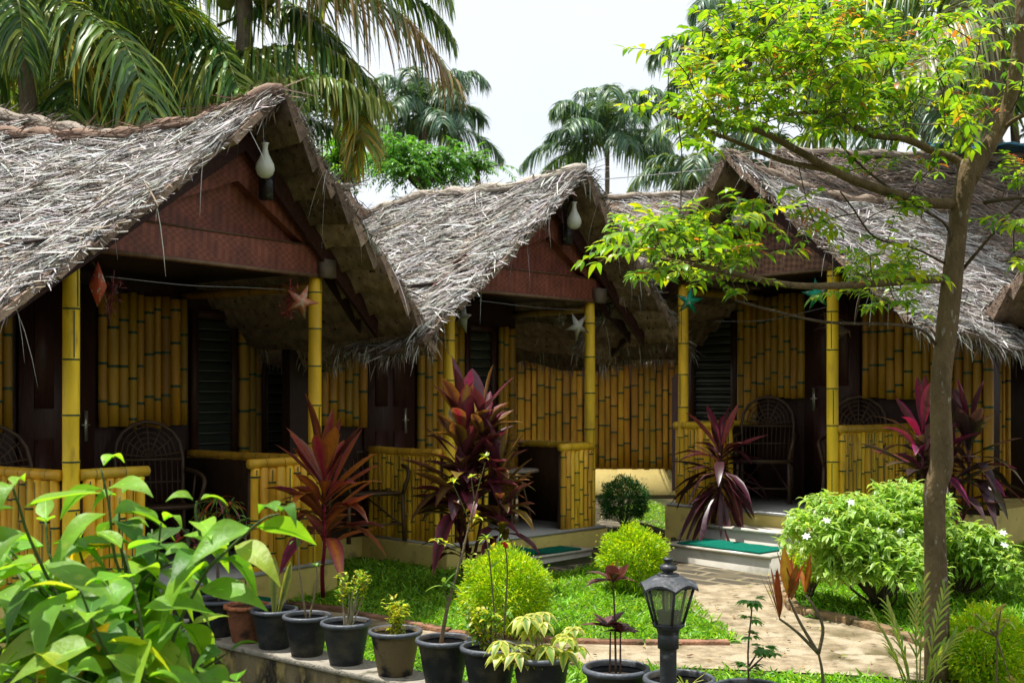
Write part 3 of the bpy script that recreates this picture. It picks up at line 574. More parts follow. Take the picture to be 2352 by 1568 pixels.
def vase_lamp(p, s, label):
    r = thing('hanging_lamp', tuple(p), label, 'lamp', 'white vase lamps under the gable peaks'); mb = MB()
    pr = [(.0, -.125), (.03, -.122), (.055, -.10), (.068, -.065), (.064, -.03), (.045, .01), (.026, .05), (.019, .085), (.021, .11), (.029, .125), (.024, .125), (.015, .10)]
    lathe(mb, p, [(a * s, b * s) for a, b in pr], 20, (.72, .74, .62)); mb.build('lamp_shade', M['porcelain'], r, smooth=True)
    mb = MB(); tube(mb, bez([p + [0, 0, .12 * s], p + [-.02, .05, .17 * s], p + [-.05, .22, .10 * s], p + [-.05, .26, -.12 * s]], 10), .012, 6, (.02, .012, .01)); fb = Fr(p + [-.05, .27, -.2 * s], (1, 0)); fbox(mb, fb, -.05, .05, -.02, .05, -.03, .16, (.015, .01, .012)); mb.build('bracket', M['iron'], r)
vase_lamp(f1.P(1.28, -.36, 2.92) , .98, 'white vase-shaped lamp hanging in the gable of the nearest hut')
vase_lamp(f2.P(1.24, -.36, 2.94), 1.0, 'white vase-shaped lamp hanging in the gable of the middle hut')
vase_lamp(f3.P(.93, -.30, 2.78), 1.05, 'white vase-shaped lamp hanging in the woven gable of the third hut')
def star(p, R, rot, c, label, n=5, squash=.3, c2=None):
    mb = MB(); a = np.arange(2 * n) * math.pi / n + math.pi / 2; r = np.where(np.arange(2 * n) % 2 == 0, R, R * .36)
    V = np.stack([r * np.cos(a), 0 * a, r * np.sin(a)], 1); V = np.concatenate([V, [[0, -squash * R, 0], [0, squash * R, 0]]])
    e = np.array(Euler(rot).to_matrix()); V = V @ e.T + np.array(p); f = []
    for i in range(2 * n): f += [[i, (i + 1) % (2 * n), 2 * n], [(i + 1) % (2 * n), i, 2 * n + 1]]
    cc = np.tile(np.array(c), (len(V), 1)); cc[-2:] = c2 or c
    mb.add(V, f, cc); return tag(mb.build('star_lantern', M['paper'], org=tuple(p)), label, 'lantern', 'paper star lanterns hung from the porches')
star(at(225, 657, 7.05), .155, (0, .0, -1.2), (.60, .10, .04), 'orange red paper star seen edge-on by the left post of the nearest hut', squash=.34, c2=(.55, .15, .08))
star(at(692, 693, 8.5), .14, (.2, .35, .5), (.68, .25, .13), 'pale orange paper star by the right post of the nearest hut', c2=(.75, .4, .28))
star(at(1063, 730, 9.75), .15, (0, .2, -1.0), (.42, .44, .36), 'white paper star half under the eave of the middle hut')
star(at(1327, 750, 11.0), .15, (.1, -.55, .5), (.55, .55, .47), 'white paper star by the right post of the middle hut')
star(at(1583, 692, 11.1), .145, (0, .15, -.3), (.02, .38, .22), 'green paper star by the left post of the third hut', c2=(.03, .45, .27))
star(at(1876, 676, 10.0), .15, (0, -.12, -.7), (.02, .38, .22), 'green paper star by the right post of the third hut', c2=(.03, .45, .27))
def tinsel(p, c, label, L=.16):
    mb = MB(); n = 260; z = rng.uniform(-L, L * .4, n); B = np.array(p) + np.stack([rng.normal(0, .02, n) + z * .2, rng.normal(0, .02, n), z], 1)
    leaves(mb, B, rdir(n), rdir(n), rng.uniform(.03, .06, n), .004, P_STRAW, .2, .1, pick(n, [c, np.array(c) * .4])); tube(mb, [np.array(p) + [0, 0, L * .4 + .05], np.array(p) - [.02, 0, L]], .003, 5, c)
    return tag(mb.build('tinsel', M['foil'], org=tuple(p)), label, 'tinsel', 'tinsel tufts beside the stars')
tinsel(at(262, 662, 7.15), (.16, .015, .02), 'dark red tinsel tuft right of the edge-on orange star')
tinsel(at(668, 675, 8.5), (.25, .02, .02), 'red tinsel tuft left of the pale orange star')
tinsel(at(1286, 733, 11.0), (.14, .12, .05), 'dull gold tinsel left of the white star by the post', .05)
def cord(pts, r, c, label):
    mb = MB(); tube(mb, bez(pts, 20), r, 5, c); return tag(mb.build('cord', M['cane'], org=tuple(pts[0])), label, 'cord')
cord([at(242, 635, 7.4), at(430, 655, 7.95), at(560, 660, 8.4), at(655, 665, 8.75)], 0.002, (.3, .3, .3), 'thin pale wire strung across the porch of the nearest hut')
cord([at(1100, 690, 10.1), at(1230, 706, 10.8), at(1335, 712, 11.2)], .002, (.3, .3, .32), 'thin wire strung across the porch of the middle hut')
cord([at(1640, 738, 11.2), at(1760, 735, 10.8), at(1900, 705, 10.2)], .002, (.2, .2, .2), 'thin wire strung across the porch of the third hut')
cord([at(1000, 425, 30), at(1300, 418, 30), at(1700, 380, 30), at(1950, 330, 30)], .012, (.3, .3, .3), 'overhead cable crossing the sky between the palms')

# ---------------------------------------------------------------- cane chairs and table
def make_chair(label):
    r = thing('cane_chair', (0, 0, 0), label, 'chair', 'cane armchairs on the porches'); c = (.09, .052, .027); T = lambda mb, p, rad=.011: tube(mb, bez(p, 12) if len(p) > 2 else p, rad, 6, c)
    # chair faces -y
    bk = MB(); tilt = .28; bp = lambda x, h: np.array([x, .24 + tilt * (h - .42), h])
    T(bk, [bp(-.24, .40), bp(-.27, .78), bp(-.2, .98), bp(0, 1.07), bp(.2, .98), bp(.27, .78), bp(.24, .40)], .016)
    T(bk, [bp(-.26, .76), bp(.26, .76)], .012); T(bk, [bp(-.25, .58), bp(.25, .58)], .008)
    for x in np.linspace(-.21, .21, 11): T(bk, [bp(x, .42), bp(x * 1.08, .76)], .005)
    for a in np.linspace(.12, math.pi - .12, 7): T(bk, [bp(0, .78), bp(.25 * math.cos(a), .78 + .28 * math.sin(a))], .006)
    for q in (.06, .10, .14, .18, .22): T(bk, [bp(q * math.cos(a), .78 + q * 1.12 * math.sin(a)) for a in np.linspace(0, math.pi, 7)], .005)
    bk.build('backrest', M['cane'], r)
    st = MB()
    for s in (-1, 1): T(st, [(-.25 * s * -1, .24, .40), (.27 * s, 0, .39), (.25 * s, -.26, .42)], .014)
    T(st, [(-.25, -.26, .42), (.25, -.26, .42)], .014); T(st, [(-.25, .24, .4), (.25, .24, .4)], .014)
    for x in np.linspace(-.22, .22, 14): T(st, [(x, .24, .41), (x, -.26, .43)], .006)
    for y in np.linspace(-.2, .2, 4): T(st, [(-.25, y, .40), (.25, y, .40)], .006)
    st.build('seat', M['cane'], r)
    for s in (-1, 1):
        for y in (-.25, .23): mb = MB(); tube(mb, [(.25 * s, y, .42), (.26 * s, y * 1.1, 0)], [.017, .022], 8, c); mb.build('leg', M['cane'], r)
        mb = MB(); T(mb, [(.25 * s, -.27, .42), (.29 * s, -.30, .60), (.30 * s, -.12, .66), (.28 * s, .28, .68)], .017); T(mb, [(.27 * s, 0, .42), (.29 * s, 0, .65)], .009); mb.build('armrest', M['cane'], r)
    mb = MB(); T(mb, [(-.25, -.26, .15), (.25, -.26, .15)], .01); T(mb, [(-.26, -.26, .12), (-.05, .2, .38)], .008); T(mb, [(.26, -.26, .12), (.05, .2, .38)], .008); T(mb, [(-.26, -.26, .14), (-.26, .24, .14)], .009); T(mb, [(.26, -.26, .14), (.26, .24, .14)], .009); mb.build('stretcher', M['cane'], r)
    return r
ch0 = make_chair('brown cane armchair behind the low rail on the porch of the nearest hut'); first = True
def put_chair(p, rz, label):
    global first
    o = ch0 if first else copy_tree(ch0); first = False
    o.location = p; o.rotation_euler = (0, 0, rz); o['label'] = label
a1 = math.atan2(f1.u[1], f1.u[0]); a2 = math.atan2(f2.u[1], f2.u[0]); a3 = math.atan2(f3.u[1], f3.u[0])
put_chair(f1.P(1.48, 1.08, 0), a1 - .45, 'brown cane armchair behind the steps on the porch of the nearest hut')
put_chair(f1.P(.22, 1.05, 0), a1 - .2, 'cane chair cut off by the left edge of the photo, beside the nearest hut door')
put_chair(f2.P(-.32, .75, 0), a2 - .3, 'dim cane chair behind the side rail of the middle hut')
put_chair(f3.P(.42, .80, 0), a3 + .55, 'cane chair left of the door on the porch of the third hut')
put_chair(f3.P(1.42, .85, 0), a3 + .45, 'cane chair right of the door, its round back above the rail of the third hut')
tp = f2.P(1.45, .62, 0); t_ = thing('side_table', tuple(tp), 'small round cane table on the porch of the middle hut', 'table'); mb = MB(); lathe(mb, tp, [(0, .55), (.24, .55), (.25, .54), (.25, .52), (0, .52)], 20, (.35, .30, .24)); mb.build('table_top', M['cane'], t_)
for k in range(3):
    a = k * 2.1 + .4; mb = MB(); tube(mb, [tp + [.06 * math.cos(a), .06 * math.sin(a), .52], tp + [.2 * math.cos(a), .2 * math.sin(a), 0]], .011, 6, (.2, .12, .06)); mb.build('leg', M['cane'], t_)

# ---------------------------------------------------------------- low wall with pots
wl_ = thing('garden_wall', (WA[0], WA[1], 0), 'low stained concrete wall carrying the row of black pots', 'wall')
fw = Fr((WA[0], WA[1], 0), WD); mb = MB(); fbox(mb, fw, -.85, 4.6, -.105, .13, -.7, .125, (.22, .18, .095)); mb.build('wall_body', M['concrete'], wl_)
mb = MB(); fbox(mb, fw, -.86, 4.62, -.125, .145, .125, .163, (.34, .31, .25)); o = mb.build('coping', M['coping'], wl_); bv = o.modifiers.new('b', 'BEVEL'); bv.width = .01; bv.segments = 2
WT = .163
def wallpt(x):      # point on the pot line seen at photo column x
    a = (x - CX) / F; Y = (WA[1] - WD[1] / WD[0] * WA[0]) / (1 - a * WD[1] / WD[0]); return np.array([a * Y, Y, WT])
POT = [(.0, 0), (.093, 0), (.098, .006), (.104, .04), (.121, .13), (.132, .205), (.136, .222), (.149, .226), (.152, .236), (.150, .247), (.142, .252), (.134, .248), (.128, .228), (.118, .19), (.0, .185)]
def pot(p, s, label, mat='plastic', c=(.022, .025, .03), cat='potted plant', group='plants in black pots along the wall', soil=(.06, .045, .03), name='potted_plant', wob=0, nw=0):
    r = thing(name, tuple(p), label, cat, group); mb = MB(); c = np.array(c) * rng.uniform(.5, 1.3); lathe(mb, p, [(a * s, b * s) for a, b in POT[:-2]], 32, c, 0, .008, 2)
    P_ = mb.build('pot', M[mat], r, smooth=True)
    mb = MB(); a = np.array([(.149, .2285), (.1545, .232), (.156, .240), (.153, .250), (.143, .2545), (.136, .250), (.134, .240)]) * s
    lathe(mb, p, a, 48 if wob else 32, (.075, .085, .105) if mat != 'clay' else (.40, .14, .06), 0, wob, nw); mb.build('rim', M['iron' if mat != 'clay' else 'clay'], P_, smooth=True)
    mb = MB(); lathe(mb, p, [(0.001, .200 * s), (.06 * s, .208 * s), (.127 * s, .198 * s)], 20, soil); mb.build('soil', M['soil'], r)
    return r
def stems(mb, paths, r0, r1, c, k=6, n=10):
    for pth_ in paths: q = bez(pth_, n); tube(mb, q, np.linspace(r0, r1, len(q)), k, c)
def tuft(mb, P, n, L, W, cols, prof=P_LANCE, zmin=.1, zmax=.95, gd=.5, p=None, ce=None, fold=.25):
    P = np.asarray(P, float).reshape(-1, 3); B = np.repeat(P, n, 0); N = len(B)
    cc = pick(N, cols, p); leaves(mb, B, rdir(N, zmin, zmax), (0, 0, 1.), rng.uniform(.7, 1.15, N) * L, rng.uniform(.8, 1.15, N) * W, prof, rng.uniform(.2, 1, N) * gd, fold, cc, None if ce is None else pick(N, ce))
GL = [(.13, .33, .03), (.09, .24, .025), (.22, .42, .04)]
BR = (.13, .10, .06)
p = wallpt(630); r = pot(p, .94, 'black pot with a pair of upright snake plant leaves beside the wavy clay pot'); mb = MB()
b_ = p + [0, 0, .19]; leaves(mb, [b_, b_ + [.02, 0, 0], b_ + [.0, .01, 0]], [(-.02, .1, 1), (.22, .1, 1), (.12, .1, 1)], [(0, -1, .1), (.5, -1, 0), (0, -1, 0)], [.36, .34, .16], [.062, .05, .02], [(0, .35), (.25, .6), (.5, .95), (.75, 1), (.9, .6), (1, .03)], 0, [.25, .8, .5], [(.14, .21, .06)] * 3, [(.42, .45, .10)] * 3); mb.build('foliage', M['leaf'], r)
p = wallpt(705); r = pot(p, .94, 'black pot with two thin bare stems topped by small green tufts'); mb = MB(); b_ = p + [0, 0, .19]; t1 = at(680, 1212, p[1]); t2 = at(727, 1300, p[1])
stems(mb, [[b_, b_ * .5 + t1 * .5 + [-.01, 0, 0], t1], [b_ + [.01, 0, 0], t2 - [0, 0, .1], t2]], .007, .004, (.22, .17, .10)); mb.build('stem', M['stem'], r, smooth=True)
mb = MB(); tuft(mb, [t1, t1 - [0, 0, .02], t1 + [.005, 0, .02]], 12, .06, .02, [(.05, .17, .03), (.14, .32, .04)]); tuft(mb, [t1 - [0, 0, .07]], 6, .05, .015, GL, zmin=-.8, zmax=.2); tuft(mb, [t2], 9, .05, .02, GL); mb.build('foliage', M['leaf'], r)
def wispy(p, s, h, wd, nst, nl, L, W, cols, label, mat='plastic', lean=(0, 0), zlo=.3, sc=(.18, .15, .09), prof=P_LFT, **kw):
    r = pot(p, s, label, mat, **kw); b_ = np.array(p) + [0, 0, .19 * s]; nodes = []; paths = []
    for i in range(nst):
        a = rng.uniform(0, 6.28); e = b_ + [lean[0] + wd * math.cos(a) * rng.uniform(.3, 1), lean[1] + wd * math.sin(a) * rng.uniform(.3, 1), h * rng.uniform(.65, 1)]
        md = b_ * .5 + e * .5 + [rng.normal(0, .02), 0, .03]; q = bez([b_ + [rng.normal(0, .01), rng.normal(0, .01), 0], md, e], 8); paths.append([q[0], q[len(q) // 2], q[-1]]); nodes += [q[k] for k in range(int(len(q) * zlo), len(q))]
    mb = MB(); stems(mb, paths, .006 * s, .002, sc); mb.build('stem', M['stem'], r, smooth=True)
    nodes = np.array(nodes); k = rng.integers(0, len(nodes), nl); B = nodes[k] + rng.normal(0, .012, (nl, 3)); mb = MB()
    leaves(mb, B, rdir(nl, -.1, .9), (0, 0, 1.), rng.uniform(.7, 1.2, nl) * L, rng.uniform(.8, 1.2, nl) * W, prof, rng.uniform(0, .6, nl), .2, pick(nl, cols)); mb.build('foliage', M['leaf'], r); return r
YG = [(.40, .48, .03), (.28, .44, .03), (.55, .52, .04)]
wispy(wallpt(795), .96, .36, .13, 11, 420, .034, .015, YG + GL[1:2], 'black pot with a wispy tiny-leaved bush on pale bare twigs', lean=(.03, 0), zlo=.6, sc=(.36, .32, .2))
wispy(wallpt(908), .97, .22, .07, 8, 420, .040, .016, YG, 'mud-caked black pot with a compact yellow-green bush', 'muddy', zlo=.2)
p = wallpt(1019); r = pot(p, .98, 'black pot of sandy soil with one tall slanting woody stem', soil=(.34, .22, .12)); b_ = p + [-.02, 0, .19]; Y = p[1]
mb = MB(); A = at(1030, 1385, Y); B_ = at(1062, 1270, Y + .05); C_ = at(1090, 1150, Y + .1); D_ = at(1082, 1095, Y + .1); stems(mb, [[b_, A, B_, C_]], .012, .0035, (.17, .13, .075), 8, 14)
stems(mb, [[B_, at(1000, 1240, Y)], [C_, at(1115, 1060, Y + .1)], [C_, D_], [B_ * .4 + C_ * .6, at(1040, 1110, Y)], [A, at(1018, 1350, Y)]], .004, .002, (.13, .12, .05)); mb.build('stem', M['stem'], r, smooth=True)
mb = MB()
for q, k in ((at(1000, 1240, Y), 9), (at(1115, 1050, Y + .1), 7), (at(1040, 1105, Y), 9), (D_, 6), (at(1095, 1190, Y), 5), (at(1020, 1250, Y), 7)): tuft(mb, [q, q + [.012, 0, .008]], k // 2 + 1, .048, .016, YG, P_LFT, -.2, .8)
tuft(mb, [at(1018, 1345, Y)], 7, .12, .03, [(.20, .36, .08), (.12, .26, .04)], P_LANCE, .1, .8, .7); mb.build('foliage', M['leaf'], r)
mb = MB(); n = 30; tuft(mb, [p + [.04, -.03, .205]], 40, .04, .012, [(.30, .13, .05), (.2, .08, .03)], P_STRAW, -.2, .5); mb.build('dry_leaves', M['straw'], r)
p = wallpt(1125); r = wispy(p, 1.0, .26, .12, 9, 240, .055, .02, GL + YG, 'black pot with leggy green twigs and one stem bearing small red flowers', zlo=.3, lean=(0, .02)); Y = p[1]
mb = MB(); b_ = p + [.04, 0, .19]; tt = at(1160, 1245, Y); stems(mb, [[b_, at(1130, 1340, Y), at(1118, 1230, Y + .02)], [b_ + [.02, 0, 0], at(1165, 1330, Y), tt]], .006, .004, (.15, .14, .07)); mb.build('stem', M['stem'], r, smooth=True)
mb = MB(); tuft(mb, [tt, at(1130, 1260, Y), at(1145, 1290, Y), at(1118, 1235, Y)], 8, .055, .017, GL + YG, P_LANCE, -.2, .9); mb.build('foliage', M['leaf'], r); mb = MB()
for i in range(9): sphere(mb, tt + [rng.normal(0, .008), -.01, -.012 + rng.normal(0, .008)], .007, 5, (.62, .05, .02))
mb.build('flower', M['flower'], r)
p = wallpt(1243); r = pot(p, 1.02, 'black pot overflowing with cream and green variegated leaves'); b_ = p + [0, 0, .2]; mb = MB(); mt = MB(); paths = []
for i in range(24):
    a = rng.uniform(0, 6.28); rad = rng.uniform(.03, .22); hc = b_ + [rad * math.cos(a), rad * math.sin(a) * .7, rng.uniform(.04, .30) * (1.2 - rad * 2.2)]; paths.append([b_, b_ * .5 + hc * .5 + [0, 0, .03], hc]); k = 7
    aa = np.linspace(0, 6.28, k, endpoint=False) + a; dd = np.stack([np.cos(aa), np.sin(aa), np.full(k, rng.uniform(-.35, .15))], 1)
    g_ = pick(k, [(.30, .44, .06), (.10, .26, .05), (.13, .30, .05)]); leaves(mb, np.repeat([hc], k, 0), dd, (0, 0, 1.), rng.uniform(.08, .12), .046, P_OVATE, .5, .3, g_, pick(k, [(.66, .62, .20), (.55, .55, .12)]))
stems(mt, paths, .005, .002, (.25, .25, .1)); mt.build('stem', M['stem'], r); mb.build('foliage', M['leaf'], r)
# dark croton
p = wallpt(1415); r = pot(p, 1.04, 'black pot with a dark purple leaved plant topped by one orange leaf'); Y = p[1]; b_ = p + [0, 0, .2]; mb = MB(); tp_ = at(1408, 1335, Y)
stems(mb, [[b_, at(1412, 1420, Y), tp_], [b_ + [-.03, 0, 0], at(1402, 1450, Y)], [b_ + [.02, 0, 0], at(1425, 1450, Y)]], .006, .004, (.10, .06, .04)); mb.build('stem', M['stem'], r, smooth=True); mb = MB()
DP = [(.06, .02, .022), (.10, .035, .03), (.05, .03, .02)]
for q, k, L in ((tp_, 12, .15), (at(1398, 1440, Y), 9, .15), (at(1425, 1452, Y), 9, .13)): tuft(mb, [q], k, L, .06, DP, P_OVATE, .1, .9, .4, ce=[(.13, .05, .05)])
leaves(mb, [tp_, tp_, tp_], [(-.05, -.2, 1), (.2, 0, 1), (.5, 0, .6)], (0, -1, .2), [.10, .12, .12], [.042, .022, .04], P_OVATE, .05, .2, [(.62, .30, .03), (.25, .28, .04), (.30, .10, .07)]); mb.build('foliage', M['leaf_dark'], r)
# spider plant
p = wallpt(1560); r = pot(p, 1.06, 'black pot with striped grassy leaves, right behind the garden lantern'); mb = MB(); n = 46
leaves(mb, np.repeat([p + [.03, 0, .2]], n, 0), rdir(n, .2, .9), (0, 0, 1.), rng.uniform(.12, .27, n), .011, P_STRAP, rng.uniform(.2, .9, n), .4, pick(n, [(.16, .26, .05), (.30, .36, .10)]), pick(n, [(.42, .42, .16), (.2, .3, .06)])); mb.build('foliage', M['leaf'], r)
# cut-leaf seedling
p = wallpt(1722); r = pot(p, 1.1, 'black pot with a slender cut-leaved seedling, at the bottom edge of the photo'); Y = p[1]; mb = MB(); b_ = p + [0, 0, .2]
sp = [at(1725, 1420, Y), at(1728, 1380, Y)]; stems(mb, [[b_, at(1718, 1500, Y), sp[0], sp[1]], [at(1720, 1530, Y), at(1745, 1490, Y)], [at(1718, 1540, Y), at(1755, 1505, Y)]], .005, .003, (.12, .08, .05)); mb.build('stem', M['stem'], r, smooth=True); mb = MB()
def cutleaf(mb, P, L, cols):
    for i in range(5):
        d = rdir(1, -.1, .6)[0]; s = nrm(np.cross(d, [0, 0, 1.])); b = P + d * L * .3
        for a in (-.9, -.45, 0, .45, .9): leaves(mb, [b], [d * math.cos(a) + s * math.sin(a)], (0, 0, 1.), [L * (1 - .35 * abs(a))], [L * .3], P_LANCE, .35, .2, pick(1, cols))
for q, L in ((sp[1], .075), (sp[0], .06), (at(1722, 1460, Y), .05), (at(1748, 1488, Y), .075), (at(1762, 1503, Y), .075), (at(1720, 1535, Y), .07)): cutleaf(mb, q, L, [(.08, .24, .04), (.14, .34, .05)])
mb.build('foliage', M['leaf'], r)
# clay pot and two more black pots half hidden by the big shrub
p = wallpt(567); r = pot(p, .92, 'reddish clay pot with a wavy rim and one thin stem', 'clay', (.16, .06, .03), group='pots half hidden behind the big leafy shrub', wob=.045, nw=12); Y = p[1]; mb = MB(); stems(mb, [[p + [0, 0, .19], at(563, 1300, Y), at(566, 1190, Y)]], .007, .004, (.16, .12, .07)); stems(mb, [[at(564, 1240, Y), at(545, 1215, Y)], [at(566, 1230, Y), at(585, 1205, Y)]], .003, .002, (.16, .12, .07)); mb.build('stem', M['stem'], r)
mb = MB(); tuft(mb, [at(545, 1215, Y), at(585, 1205, Y), at(566, 1190, Y)], 5, .07, .035, [(.16, .30, .09), (.1, .22, .05)], P_OVATE, -.3, .6); mb.build('foliage', M['leaf'], r)
MX = [(.12, .25, .04), (.40, .36, .04), (.40, .08, .03), (.28, .08, .10), (.06, .10, .03)]
p = wallpt(503); r = pot(p, .93, 'black pot with a narrow-leaved multicoloured bush, right of a similar one', group='pots half hidden behind the big leafy shrub'); Y = p[1]; mb = MB(); nd = [at(497, 1150, Y), at(470, 1185, Y), at(515, 1180, Y), at(490, 1210, Y), at(530, 1160, Y)]; stems(mb, [[p + [0, 0, .19], at(500, 1290, Y), n_] for n_ in nd], .007, .003, (.12, .09, .06)); mb.build('stem', M['stem'], r)
mb = MB(); tuft(mb, nd, 22, .15, .014, MX, P_STRAP, -.2, .95, .9, [.35, .18, .14, .15, .18]); mb.build('foliage', M['leaf'], r)
p = wallpt(437); r = pot(p, .93, 'black pot with a bronze and yellow leaved bush, farthest left on the wall', group='pots half hidden behind the big leafy shrub'); Y = p[1]; mb = MB(); nd = [at(430, 1230, Y), at(410, 1250, Y), at(450, 1260, Y)]; stems(mb, [[p + [0, 0, .19], at(440, 1300, Y), n_] for n_ in nd], .007, .003, (.12, .09, .06)); mb.build('stem', M['stem'], r)
mb = MB(); tuft(mb, nd, 16, .13, .03, MX, P_LANCE, -.2, .95, .6); mb.build('foliage', M['leaf_dark'], r)

# ---------------------------------------------------------------- garden lantern
lp = np.array([.664, 4.87, -.34]); r = thing('garden_lantern', tuple(lp), 'dark grey metal garden lantern with six glass sides in front of the pots', 'lantern')
Z = lambda y: CZ - (y - HZ) / F * lp[1]
IC = (.03, .034, .04); mb = MB(); o3 = (lp[0], lp[1], 0)
lathe(mb, o3, [(.036, -.34), (.036, Z(1488))], 20, IC); lathe(mb, o3, [(.036, Z(1488)), (.045, Z(1487)), (.045, Z(1455)), (.034, Z(1447)), (.02, Z(1440)), (.02, Z(1435)), (.03, Z(1428)), (.044, Z(1418)), (.05, Z(1405)), (.05, Z(1402)), (0, Z(1402))], 24, IC); mb.build('post', M['iron'], r, smooth=True)
mb = MB(); zb, zt = Z(1400), Z(1345); rb, rt = .062, .115; a6 = np.arange(6) * math.pi / 3 + math.pi / 6 + .1
c6 = lambda a, q: np.array([lp[0] + math.cos(a) * q, lp[1] + math.sin(a) * q])
zt = Z(1352); zb = Z(1450) if False else Z(1400)
mb2 = MB()
Zb = Z(1402) + 0.0; 
top_z = Z(1345); bot_z = Z(1402)
# body runs from px 1350 (top) to px 1445 (bottom of glass)
top_z = Z(1352); bot_z = Z(1428)
top_z = Z(1355); bot_z = Z(1432)
for a in a6:
    A = np.array([*c6(a, .064), bot_z]); B = np.array([*c6(a, .112), top_z + .02]); tube(mb, [A, B], .0065, 6, IC)
for q, z, rr in ((.066, bot_z, .008), (.112, top_z + .02, .006)):
    pts = [np.array([*c6(a, q), z]) for a in list(a6) + [a6[0]]]
    for i in range(6): tube(mb, [pts[i], pts[i + 1]], rr, 6, IC)
lathe(mb, o3, [(0, bot_z + .005), (.06, bot_z + .004), (.066, bot_z - .01), (.05, bot_z - .02), (.046, bot_z - .04), (.03, bot_z - .06), (.0, bot_z - .062)], 24, IC); mb.build('frame', M['iron'], r)
gl = MB()
for i in range(6):
    a, b = a6[i], a6[(i + 1) % 6]; gl.add([[*c6(a, .062), bot_z + .005], [*c6(b, .062), bot_z + .005], [*c6(b, .109), top_z + .018], [*c6(a, .109), top_z + .018]], [[0, 1, 2, 3]], (.5, .5, .4))
gl.build('glass', M['lamp_glass'], r)
# scalloped hood: six panels, each arched at the rim
hd = MB(); nA = 8; rows = 5; V = []
for k in range(rows + 1):
    q = k / rows
    for i in range(6):
        for j in range(nA):
            tt_ = j / nA; a = a6[i] + tt_ * math.pi / 3; ed = 1 / math.cos((tt_ - .5) * math.pi / 3) * math.cos(math.pi / 6)
            rad = .045 + (.132 - .045) * q; rad *= (1 / 1) * (ed if q > .2 else 1) ** .8; arch = math.sin(tt_ * math.pi)
            z = Z(1325) + .016 - (.004 + .050 * q ** 1.5) + arch * .022 * q ** 2 - .004
            V.append([lp[0] + math.cos(a) * rad, lp[1] + math.sin(a) * rad, z])
V = np.array(V); nn_ = 6 * nA; f = []
for k in range(rows):
    for i in range(nn_): f.append([k * nn_ + i, (k + 1) * nn_ + i, (k + 1) * nn_ + (i + 1) % nn_, k * nn_ + (i + 1) % nn_])
V2 = V - [0, 0, .010]; hd.add(V, f, (.05, .055, .065)); hd.add(V2, [q[::-1] for q in f], IC); n0 = rows * nn_
hd.add(np.concatenate([V[n0:], V2[n0:]]), [[i, i + nn_, (i + 1) % nn_ + nn_, (i + 1) % nn_] for i in range(nn_)], IC)
H_ = hd.build('hood', M['iron'], r)
mb = MB(); lathe(mb, o3, [(.052, Z(1338)), (.054, Z(1326)), (.046, Z(1320)), (.046, Z(1317)), (.022, Z(1316)), (.02, Z(1312)), (.036, Z(1308)), (.0385, Z(1302)), (.032, Z(1297)), (.016, Z(1293)), (.015, Z(1289)), (.024, Z(1284)), (.023, Z(1281)), (0, Z(1280))], 24, IC); mb.build('finial', M['iron'], H_, smooth=True)
mb = MB(); lathe(mb, o3, [(0, bot_z), (.028, bot_z), (.028, bot_z + .05), (.022, bot_z + .055), (0, bot_z + .055)], 16, (.60, .60, .52))
for k in range(3): a = k * 2.09; tube(mb, [np.array([lp[0] + .013 * math.cos(a), lp[1] + .013 * math.sin(a), bot_z + .055]), np.array([lp[0] + .013 * math.cos(a), lp[1] + .013 * math.sin(a), top_z])], .007, 8, (.75, .75, .70))
mb.build('bulb', M['porcelain'], r, smooth=True)

# ---------------------------------------------------------------- cordylines
MAG = [(.34, .015, .08), (.22, .02, .06), (.14, .02, .04)]
def cordy(base, heads, label, n=34, L=.45, W=.06, cols=None, ce=None, stemc=(.12, .03, .04), rosh=.35, mg=.2, z0=.1, z1=.85):
    base = np.array(base, float); r = thing('cordyline_plant', tuple(base), label, 'plant', 'red and purple cordylines'); ms = MB(); mf = MB()
    cols = cols or [(.085, .025, .03), (.13, .035, .04), (.30, .11, .02), (.22, .03, .05)]; ce = ce or [(.26, .03, .08), (.16, .04, .04), (.34, .12, .03)]
    for (hp, sc, k) in heads:
        hp = np.array(hp, float); stems(ms, [[base, base * .4 + hp * .6 + [rng.normal(0, .02), 0, 0], hp, hp + [0, 0, rosh * sc * .6]]], .016 * sc, .009 * sc, stemc, 8)
        t = rng.uniform(0, 1, k); B = hp + np.stack([0 * t, 0 * t, t * rosh * sc], 1); z = np.clip(z0 + z1 * t + rng.normal(0, .12, k), -.97, .98); a = rng.uniform(0, 6.28, k); q = np.sqrt(1 - z * z)
        d = np.stack([q * np.cos(a), q * np.sin(a), z], 1); young = np.clip(t, 0, 1)[:, None]; cc = pick(k, cols)
        cc = np.where((t > .75)[:, None] & (rng.random((k, 1)) < mg), pick(k, MAG), cc)
        leaves(mf, B, d, (0, 0, 1.), rng.uniform(.7, 1.1, k) * L * sc, rng.uniform(.8, 1.15, k) * W * sc, [(0, .22), (.15, .3), (.4, .85), (.6, 1), (.8, .7), (.93, .3), (1, .03)], rng.uniform(.1, .9, k) * np.clip(1.15 - z, 0, 1), rng.uniform(.2, .7, k), cc, pick(k, ce), wave=.05)
    ms.build('stem', M['stem'], r, smooth=True); mf.build('foliage', M['leaf_dark'], r); return r
cordy(gnd(742, 1375), [(at(745, 1260, 8.2), 1.08, 48)], 'red and bronze cordyline on one stem in front of the nearest hut', L=.60, W=.105, z0=.36, z1=.62, rosh=.5, cols=[(.15, .028, .03), (.50, .17, .02), (.28, .035, .05), (.12, .03, .04), (.45, .12, .03)], stemc=(.28, .01, .05))
